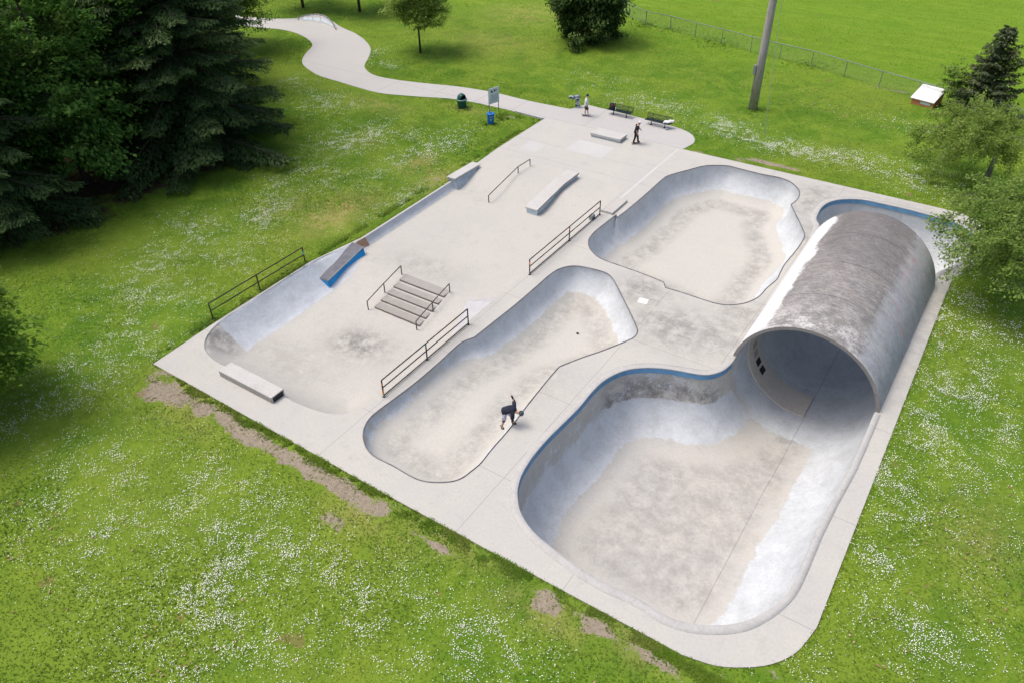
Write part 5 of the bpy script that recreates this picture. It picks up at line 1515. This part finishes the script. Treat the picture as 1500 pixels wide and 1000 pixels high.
    bm = bmesh.new(); ball(bm, hc - fwd * 0.022 + hd * 0.005, 0.098, (1, 1, 1.0), 12)
    obj('hair', bm, M['hair'], e, True)
    return e


def skateboard(loc, rz, label, deckmat, wheelmat):
    e = empty('skateboard', loc, rz, label, 'skateboard', 'skateboards under skaters')
    bm = bmesh.new(); top_, n_ = [], 17
    L = []
    for i in range(n_):
        x = -0.40 + 0.8 * i / (n_ - 1); w = 0.10 * min(1, math.sqrt(max(0.02, 1 - max(0, (abs(x) - 0.30) / 0.10) ** 2)))
        zc = 0.095 + 0.05 * max(0, (abs(x) - 0.27) / 0.13) ** 1.5
        L.append((x, w, zc))
    rows = [[bm.verts.new(p) for p in ((x, -w, z + 0.006), (x, 0, z), (x, w, z + 0.006), (x, w, z - 0.01), (x, 0, z - 0.014), (x, -w, z - 0.01))] for x, w, z in L]
    for A, B in zip(rows, rows[1:]):
        for k in range(6): bm.faces.new((A[k], A[(k + 1) % 6], B[(k + 1) % 6], B[k]))
    bm.faces.new(rows[0]); bm.faces.new(rows[-1][::-1]); clean(bm); obj('board', bm, deckmat, e)
    for x in (-0.24, 0.24):
        bm = bmesh.new(); box(bm, (x - 0.03, -0.02, 0.035), (x + 0.03, 0.02, 0.083)); tube(bm, [(x, -0.085, 0.03), (x, 0.085, 0.03)], 0.01, 6); obj('truck', bm, M['galv'], e)
        for y in (-0.085, 0.085):
            bm = bmesh.new(); tube(bm, [(x, y - 0.018, 0.029), (x, y + 0.018, 0.029)], 0.028, 12); obj('wheel', bm, wheelmat, e)
    return e


# standing skater in pale shirt: board lies across the picture, he looks towards the right
right_az = math.atan2(RM[1][0], RM[0][0])
BZ = 0.10
A1 = right_az - rad(14)
p1 = G(858.5, 170.5)
skateboard((p1.x, p1.y, 0.0), A1, 'grey skateboard with red wheels under the skater in a pale shirt', M['grip'], M['redwheel'])
figure((p1.x, p1.y, BZ), A1, 'person in pale blue shirt, dark shorts and navy cap on a skateboard',
       dict(pelvis=(-0.02, 0, 0.93), spine=(-0.01, 0, 1.12), chest=(0.0, 0, 1.33), neck=(0.03, 0, 1.49), face=(0.9, -0.25, -0.35), shL=(-0.01, 0.19, 1.40), elL=(-0.03, 0.27, 1.12), wrL=(0.05, 0.26, 0.87), shR=(0.0, -0.19, 1.40), elR=(0.0, -0.26, 1.12), wrR=(0.09, -0.24, 0.88),
            hipL=(-0.04, 0.09, 0.90), knL=(-0.08, 0.10, 0.49), anL=(-0.12, 0.06, 0.08), toL=(-0.03, 0.06, 0.035), hipR=(0.0, -0.09, 0.90), knR=(0.12, -0.08, 0.49), anR=(0.17, -0.04, 0.08), toR=(0.28, -0.05, 0.035)),
       (0.12, -0.02, 1), M['tshirt'], M['shorts_dark'], M['shoe_white'], ('cap', M['navy']))
A2 = right_az + rad(18)
p2 = G(931, 211)
skateboard((p2.x, p2.y, 0.0), A2, 'brown edged skateboard under the skater dressed in black', M['wood'], M['wheel'])
figure((p2.x, p2.y, BZ), A2 - rad(8), 'person in black shirt and black trousers with a white beanie riding a skateboard',
       dict(pelvis=(-0.03, 0, 0.90), spine=(-0.0, 0, 1.09), chest=(0.05, 0, 1.29), neck=(0.13, 0, 1.43), face=(0.8, -0.2, -0.6), shL=(0.04, 0.19, 1.36), elL=(0.22, 0.24, 1.13), wrL=(0.40, 0.20, 0.95), shR=(0.03, -0.19, 1.36), elR=(-0.08, -0.27, 1.10), wrR=(-0.02, -0.26, 0.84),
            hipL=(-0.0, 0.09, 0.87), knL=(0.16, 0.10, 0.47), anL=(0.20, 0.05, 0.08), toL=(0.31, 0.03, 0.035), hipR=(-0.06, -0.09, 0.87), knR=(-0.12, -0.10, 0.46), anR=(-0.2, -0.03, 0.08), toR=(-0.10, -0.07, 0.035)),
       (0.3, 0, 1), M['blackcloth'], M['blackcloth'], M['shoe_dark'], ('beanie', M['whitecap']), shorts=False)
# bent-over skater on the bowl edge
A3 = right_az - rad(8)
p3 = G(746, 622, -0.05)
figure((p3.x, p3.y, -0.04), A3, 'person with dark helmet and pads bending low over the bowl edge, one arm raised behind',
       dict(pelvis=(-0.18, 0.04, 0.86), spine=(-0.02, 0.02, 0.98), chest=(0.18, 0.0, 1.02), neck=(0.36, -0.03, 0.92), face=(0.35, -0.2, -0.9), shL=(0.22, 0.19, 1.05), elL=(0.19, 0.40, 1.16), wrL=(0.10, 0.48, 1.32), shR=(0.20, -0.19, 0.95), elR=(0.20, -0.30, 0.65), wrR=(0.32, -0.28, 0.42),
            hipL=(-0.18, 0.12, 0.82), knL=(0.10, 0.14, 0.50), anL=(0.14, 0.08, 0.10), toL=(0.25, 0.06, 0.05), hipR=(-0.2, -0.06, 0.80), knR=(-0.22, -0.14, 0.42), anR=(-0.33, -0.18, 0.04), toR=(-0.24, -0.24, -0.02)),
       (0.92, -0.15, -0.22), M['navyshirt'], M['shorts_lav'], M['shoe_dark'], ('helmet', M['helmet']), pads=True)


# ------------------------------------------------------------------ trees
def leaves_mesh(name, C, D, Lg, Wd, mat, parent, rs, tint, droop=0.0, up=0.6):
    """a kite-shaped leaf per row: centre C, direction D (unit), length Lg, width Wd"""
    n = len(C)
    U = rs.normal(0, 1, (n, 3)); U[:, 2] += up * 2
    S = np.cross(D, U); S /= np.linalg.norm(S, axis=1)[:, None] + 1e-9
    N = np.cross(S, D)
    a = C - D * (Lg * 0.5)[:, None]; b = C + D * (Lg * 0.5)[:, None]
    m = C + N * (Lg * 0.12)[:, None]
    v = np.stack([a, m - S * (Wd * 0.5)[:, None], b, m + S * (Wd * 0.5)[:, None]], 1).reshape(-1, 3)
    f = np.arange(4 * n).reshape(-1, 4)
    return np_mesh(name, v, f, mat, parent, False, {'tint': np.repeat(np.clip(tint, 0, 1), 4)})


def unit(v): return v / (np.linalg.norm(v, axis=-1, keepdims=True) + 1e-9)


def conifer(name, label, loc, h, rb, seed, mat, nb=170, dens=1.0, group=None, z0=0.6, pw=0.8, leaf=(0.30, 0.12), droop=0.35, ztop=None, tilt=0.0):
    rs = np.random.default_rng(seed)
    e = empty(name, loc, 0, label, 'tree', group)
    bm = bmesh.new(); tube(bm, [(0, 0, -0.2), (0, 0, h * 0.5), (0, 0, h * 0.97)], 0.022 * h, 10, r2=0.02); obj('trunk', bm, M['bark'], e, True)
    C, D, T = [], [], []
    bmb = bmesh.new()
    top = ztop or h
    for i in range(nb):
        u = (i + rs.random()) / nb
        z = z0 + (h - z0) * u
        if z > top: continue
        L = rb * (1 - u) ** pw * rs.uniform(0.72, 1.12) + 0.25
        az = i * 2.39996 + rs.normal(0, 0.3)
        rise = rs.uniform(-0.05, 0.25) + 0.5 * u
        ns = max(5, int(L * 7 * dens))
        t = np.linspace(0.12, 1, ns)
        dirv = np.array([math.cos(az), math.sin(az), 0.0]); side = np.array([-math.sin(az), math.cos(az), 0])
        zc = z + L * (rise * t - droop * t ** 2 + 0.10 * t ** 4)
        line = np.outer(t * L, dirv) + np.c_[np.zeros(ns), np.zeros(ns), zc]
        tube(bmb, [tuple(line[0] - dirv * L * 0.12), tuple(line[ns // 2]), tuple(line[-1])], 0.012 * L + 0.01, 4, False, 0.008)
        bt_ = rs.normal(0, 0.16)
        for s_ in range(ns):
            fan = L * 0.26 * (1 - 0.75 * t[s_]) + 0.16
            nk_ = int(7 * dens) + 2
            off = rs.uniform(-1, 1, nk_); fr = rs.random(nk_)
            c = line[s_] + np.outer(off * fan, side) + np.outer(fr * 0.22, dirv)
            c[:, 2] += -0.35 * np.abs(off) * fan - rs.random(nk_) * 0.28 * (0.5 + droop)
            d = np.outer(np.ones(nk_), dirv) * 0.7 + np.outer(off, side) * 0.9 + rs.normal(0, 0.25, (nk_, 3)); d[:, 2] -= 0.35
            C.append(c); D.append(d); T.append(np.clip(0.28 + 0.45 * t[s_] * rs.random(nk_) + bt_ + rs.normal(0, 0.1, nk_), 0, 1))  # lit tips painted in: tint rises towards the branch end
    obj('branches', bmb, M['bark'], e)
    C = np.concatenate(C); D = unit(np.concatenate(D)); T = np.concatenate(T); n = len(C)
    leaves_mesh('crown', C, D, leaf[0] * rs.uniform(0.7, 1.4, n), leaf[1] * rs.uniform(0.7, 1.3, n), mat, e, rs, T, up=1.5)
    return e


def broadleaf(name, label, loc, h, r, seed, mat, n_cl=220, per=60, trunk_r=0.15, base=0.35, leaf=(0.20, 0.13), bark='bark', group=None, flat=0.75, lean=(0, 0), sparse=0.0, limbs=9, cat='tree', thin=1.0):
    rs = np.random.default_rng(seed)
    e = empty(name, loc, 0, label, cat, group)
    ch = h * (1 - base); cz = h * base + ch * 0.5
    bm = bmesh.new(); tube(bm, [(0, 0, -0.2), (lean[0] * 0.3, lean[1] * 0.3, h * base), (lean[0], lean[1], h * 0.75)], trunk_r, 9, r2=trunk_r * 0.4); obj('trunk', bm, M[bark], e, True)
    bml = bmesh.new(); ends = []
    for i in range(limbs):
        az = i * 2.4 + rs.normal(0, 0.3); zz_ = h * base * (0.75 + 0.9 * rs.random())
        L = r * rs.uniform(0.6, 1.0)
        p0 = np.array([lean[0] * 0.5, lean[1] * 0.5, zz_]); p3 = np.array([lean[0] + math.cos(az) * L, lean[1] + math.sin(az) * L, cz + ch * rs.uniform(-0.35, 0.4)])
        p1 = p0 * 0.6 + p3 * 0.4 + np.array([0, 0, ch * 0.12])
        tube(bml, [p0, p1, p3], trunk_r * 0.4, 5, False, 0.012)
        for k in range(5):
            q = p1 * (1 - k / 5) + p3 * k / 5; ends.append(q)
            w = q + rs.normal(0, 1, 3) * np.array([r, r, ch * 0.5]) * 0.28
            tube(bml, [q, (q + w) / 2 + np.array([0, 0, 0.1]), w], trunk_r * 0.14, 4, False, 0.006); ends.append(w)
    obj('branches', bml, M[bark], e)
    C, D, T = [], [], []
    ends = np.array(ends)
    for i in range(n_cl):
        if rs.random() < 0.55:
            c = ends[rs.integers(len(ends))] + rs.normal(0, 0.28, 3) * r * 0.35
        else:
            v = rs.normal(0, 1, 3); v /= np.linalg.norm(v); rr_ = rs.uniform(0.62, 1.0) * (1 + 0.18 * math.sin(v[0] * 4 + seed) + 0.14 * math.sin(v[1] * 5 + seed * 2))
            c = np.array([lean[0], lean[1], cz]) + v * np.array([r, r, ch * 0.5]) * rr_
        if c[2] < h * base * 0.55: continue
        cr = rs.uniform(0.28, 0.62) * thin
        k = int(per * rs.uniform(0.5, 1.3))
        o_ = rs.normal(0, 0.5, (k, 3)) * cr * np.array([1.25, 1.25, flat * 0.6])
        out = unit(o_ + (c - np.array([lean[0], lean[1], cz])) * 0.35 + np.array([0, 0, -0.1]))
        d = unit(out + rs.normal(0, 0.5, (k, 3)))
        C.append(c + o_); D.append(d); bt_ = rs.normal(0, 0.16)
        T.append(np.clip(0.4 + bt_ + 0.5 * o_[:, 2] / cr + rs.normal(0, 0.12, k), 0, 1))  # lit clump tops painted in: tint rises with height in the clump
    C = np.concatenate(C); D = np.concatenate(D); T = np.concatenate(T); n = len(C)
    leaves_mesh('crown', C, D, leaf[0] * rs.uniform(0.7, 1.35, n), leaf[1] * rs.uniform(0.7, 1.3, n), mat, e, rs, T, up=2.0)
    return e


LG = 'tall trees of the dark grove'
conifer('spruce_tree', 'dark spruce of the grove reaching nearest to the path with wide low branches', (-54.0, 34.2, 0), 25, 8.6, 1, M['spruce'], nb=320, dens=1.4, group=LG, z0=1.0, ztop=22, pw=0.8)
conifer('spruce_tree', 'dark spruce at the left edge of the picture, front of the grove', (-54.6, 18.2, 0), 24, 6.4, 2, M['spruce'], nb=280, dens=1.4, group=LG, z0=0.9, ztop=19, pw=0.7)
conifer('spruce_tree', 'dark spruce standing behind the bright maple in the grove', (-64.5, 31.5, 0), 20, 7.0, 3, M['spruce'], nb=220, dens=0.95, group=LG, z0=1.0)
conifer('spruce_tree', 'dark spruce farthest back at the top edge of the grove', (-64.0, 42.0, 0), 26, 7.2, 4, M['spruce'], nb=240, dens=1.1, group=LG, z0=1.0, pw=0.7)
conifer('spruce_tree', 'dark spruce behind the left edge tree in the shade of the grove', (-66.5, 19.5, 0), 12, 7.0, 14, M['spruce'], nb=200, dens=0.9, group=LG, z0=1.0)
broadleaf('maple_tree', 'bright green maple growing between the dark spruces', (-55.6, 25.6, 0), 17.0, 5.4, 5, M['maple'], n_cl=950, per=62, trunk_r=0.3, base=0.10, leaf=(0.30, 0.22), limbs=16, thin=1.5)
broadleaf('maple_tree', 'pale green maple showing behind the far spruce beside the path', (-72.0, 53.5, 0), 10, 4.6, 6, M['light'], n_cl=300, per=45, trunk_r=0.2, base=0.2, leaf=(0.30, 0.2), thin=1.5)
broadleaf('maple_tree', 'low bright maple at the front edge of the grove beside the left edge spruce', (-56.6, 21.6, 0), 7.5, 3.4, 15, M['maple'], n_cl=330, per=55, trunk_r=0.14, base=0.06, leaf=(0.30, 0.22), limbs=10, thin=1.3)
for k_, (x_, y_, l_) in enumerate(((-76.0, 30.0, 'dense green maple deep inside the grove at the corner of the picture'), (-74.0, 43.0, 'dense green maple filling the back of the grove'))):
    broadleaf('maple_tree', l_, (x_, y_, 0), 18, 6.5, 60 + k_, M['maple'], n_cl=420, per=50, trunk_r=0.3, base=0.08, leaf=(0.38, 0.27), limbs=12, thin=1.7)

tb_ = G(616, 77)
broadleaf('young_tree', 'young light green tree with a thin bare stem on the lawn inside the path bend', tb_, 7.6, 3.3, 7, M['light'], n_cl=420, per=46, trunk_r=0.13, base=0.36, leaf=(0.22, 0.14), thin=1.1)
broadleaf('young_tree', 'leafy tree at the top edge, second trunk from the dark grove', G(527, 17), 8.5, 4.0, 8, M['light'], n_cl=360, per=46, trunk_r=0.19, base=0.42, leaf=(0.26, 0.16), thin=1.3)
broadleaf('young_tree', 'leafy tree at the top edge, trunk nearest the dark grove', G(444, 11), 8.5, 4.0, 9, M['light'], n_cl=360, per=46, trunk_r=0.19, base=0.42, leaf=(0.26, 0.16), thin=1.3)
broadleaf('cedar_tree', 'dense dark bushy cedar standing alone on the lawn', G(858, 57), 10.5, 3.55, 10, M['cedar'], n_cl=1700, per=40, trunk_r=0.3, base=0.02, leaf=(0.34, 0.17), limbs=12, thin=1.15, flat=1.4)
conifer('conifer_tree', 'small bronzed green conifer by the fence behind the pale leafy trees', (-2.4, 74.0, 0), 6.9, 2.9, 12, M['browncon'], nb=120, dens=0.9, z0=0.2, pw=0.95, leaf=(0.3, 0.13), droop=0.1)
broadleaf('sapling', 'thin leafy sapling beside the orange box', G(1384, 160), 4.4, 1.0, 13, M['midleaf'], n_cl=46, per=30, trunk_r=0.04, base=0.2, leaf=(0.2, 0.13), limbs=4, thin=0.7)


def airy(name, label, loc, seed, arms, mat, group, leaf=(0.17, 0.10), h=3.5, dens=1.0):
    """spreading tree of long arching limbs with loose leaf sprays"""
    rs = np.random.default_rng(seed)
    e = empty(name, loc, 0, label, 'tree', group); lc = np.array(loc)
    bm = bmesh.new(); tube(bm, [(0, 0, -0.2), (0.05, 0.1, h * 0.5), (0, 0, h)], 0.2, 9, r2=0.12); obj('trunk', bm, M['palebark'], e, True)
    bml = bmesh.new(); C, D, T = [], [], []
    for (tx, ty, tz) in arms:
        p0 = np.array([0, 0, h * rs.uniform(0.6, 1.0)]); p3 = np.array([tx, ty, tz]) - lc
        L = np.linalg.norm(p3 - p0); pm = (p0 + p3) / 2 + np.array([0, 0, L * rs.uniform(0.12, 0.26)]) + rs.normal(0, 0.2, 3)
        def bez(t): return ((1 - t) ** 2)[:, None] * p0 + (2 * t * (1 - t))[:, None] * pm + (t ** 2)[:, None] * p3
        ln_ = bez(np.linspace(0, 1, 9)); tube(bml, list(ln_), 0.055, 5, False, 0.01)
        for k in range(int(L * 4.5)):
            t = rs.uniform(0.25, 1.0); b = bez(np.array([t]))[0]
            tw = unit((p3 - p0) / L + rs.normal(0, 0.75, 3) + np.array([0, 0, -0.1])); tl = rs.uniform(0.5, 1.5)
            q = b + tw * tl + np.array([0, 0, -0.12 * tl * tl])
            tube(bml, [b, (b + q) / 2 + np.array([0, 0, 0.05]), q], 0.012, 3, False, 0.004)
            m = int(26 * dens * tl); u = rs.random(m) ** 0.7
            c = b + np.outer(u, q - b) + rs.normal(0, 0.16, (m, 3)); bt_ = rs.normal(0, 0.15)
            C.append(c); D.append(unit(tw + rs.normal(0, 0.7, (m, 3)))); T.append(np.clip(0.45 + bt_ + rs.normal(0, 0.2, m), 0, 1))
    obj('branches', bml, M['palebark'], e)
    C = np.concatenate(C); D = np.concatenate(D); T = np.concatenate(T); n = len(C)
    leaves_mesh('crown', C, D, leaf[0] * rs.uniform(0.6, 1.4, n), leaf[1] * rs.uniform(0.6, 1.3, n), mat, e, rs, T, up=1.0)


def at(px, py, z): return tuple(G(px, py, z))
AG = 'airy pale leaved trees along the right edge'
arms = [at(*p) for p in ((1352, 192, 2.2), (1368, 172, 3.0), (1390, 158, 4.2), (1420, 150, 5), (1450, 165, 5.2), (1480, 160, 5), (1500, 175, 5), (1350, 225, 1.6), (1375, 205, 2.6), (1400, 190, 4), (1430, 185, 5), (1470, 200, 4.5), (1500, 215, 4.2), (1365, 245, 1.3), (1400, 230, 2.4), (1440, 225, 3.4), (1480, 240, 3), (1345, 205, 1.4), (1390, 215, 3.2), (1455, 210, 4.2), (1420, 205, 4.4))]
airy('spreading_tree', 'spreading pale green tree with grey twigs in front of the small conifer', (G(1445, 262).x, G(1445, 262).y, 0), 21, arms, M['light'], AG, dens=2.2, h=3.6, leaf=(0.17, 0.10))
arms = [at(*p) for p in ((1392, 318, 3.6), (1388, 345, 3.2), (1398, 300, 3.8), (1390, 372, 2.8), (1415, 285, 4.2), (1440, 300, 4.8), (1465, 290, 5), (1430, 330, 4.6), (1415, 360, 4.0), (1440, 390, 3.2), (1470, 350, 5), (1490, 320, 5.2), (1460, 415, 2.8), (1500, 380, 4.5), (1495, 420, 3.2), (1440, 270, 4), (1480, 268, 4.4), (1420, 395, 2.4), (1450, 365, 4.5), (1480, 400, 4))]
airy('spreading_tree', 'spreading green tree hanging over the corner of the slab behind the pipe', (G(1530, 390).x, G(1530, 390).y, 0), 22, arms, M['midleaf'], AG, dens=2.0, h=4.2, leaf=(0.17, 0.11))
# leafy tree at the left edge
broadleaf('broad_tree', 'green leafy tree cut off by the left edge of the picture', (-38.1, 7.6, 0), 8.5, 4.0, 31, M['light2'], n_cl=520, per=60, trunk_r=0.25, base=0.15, leaf=(0.24, 0.17), thin=1.3)
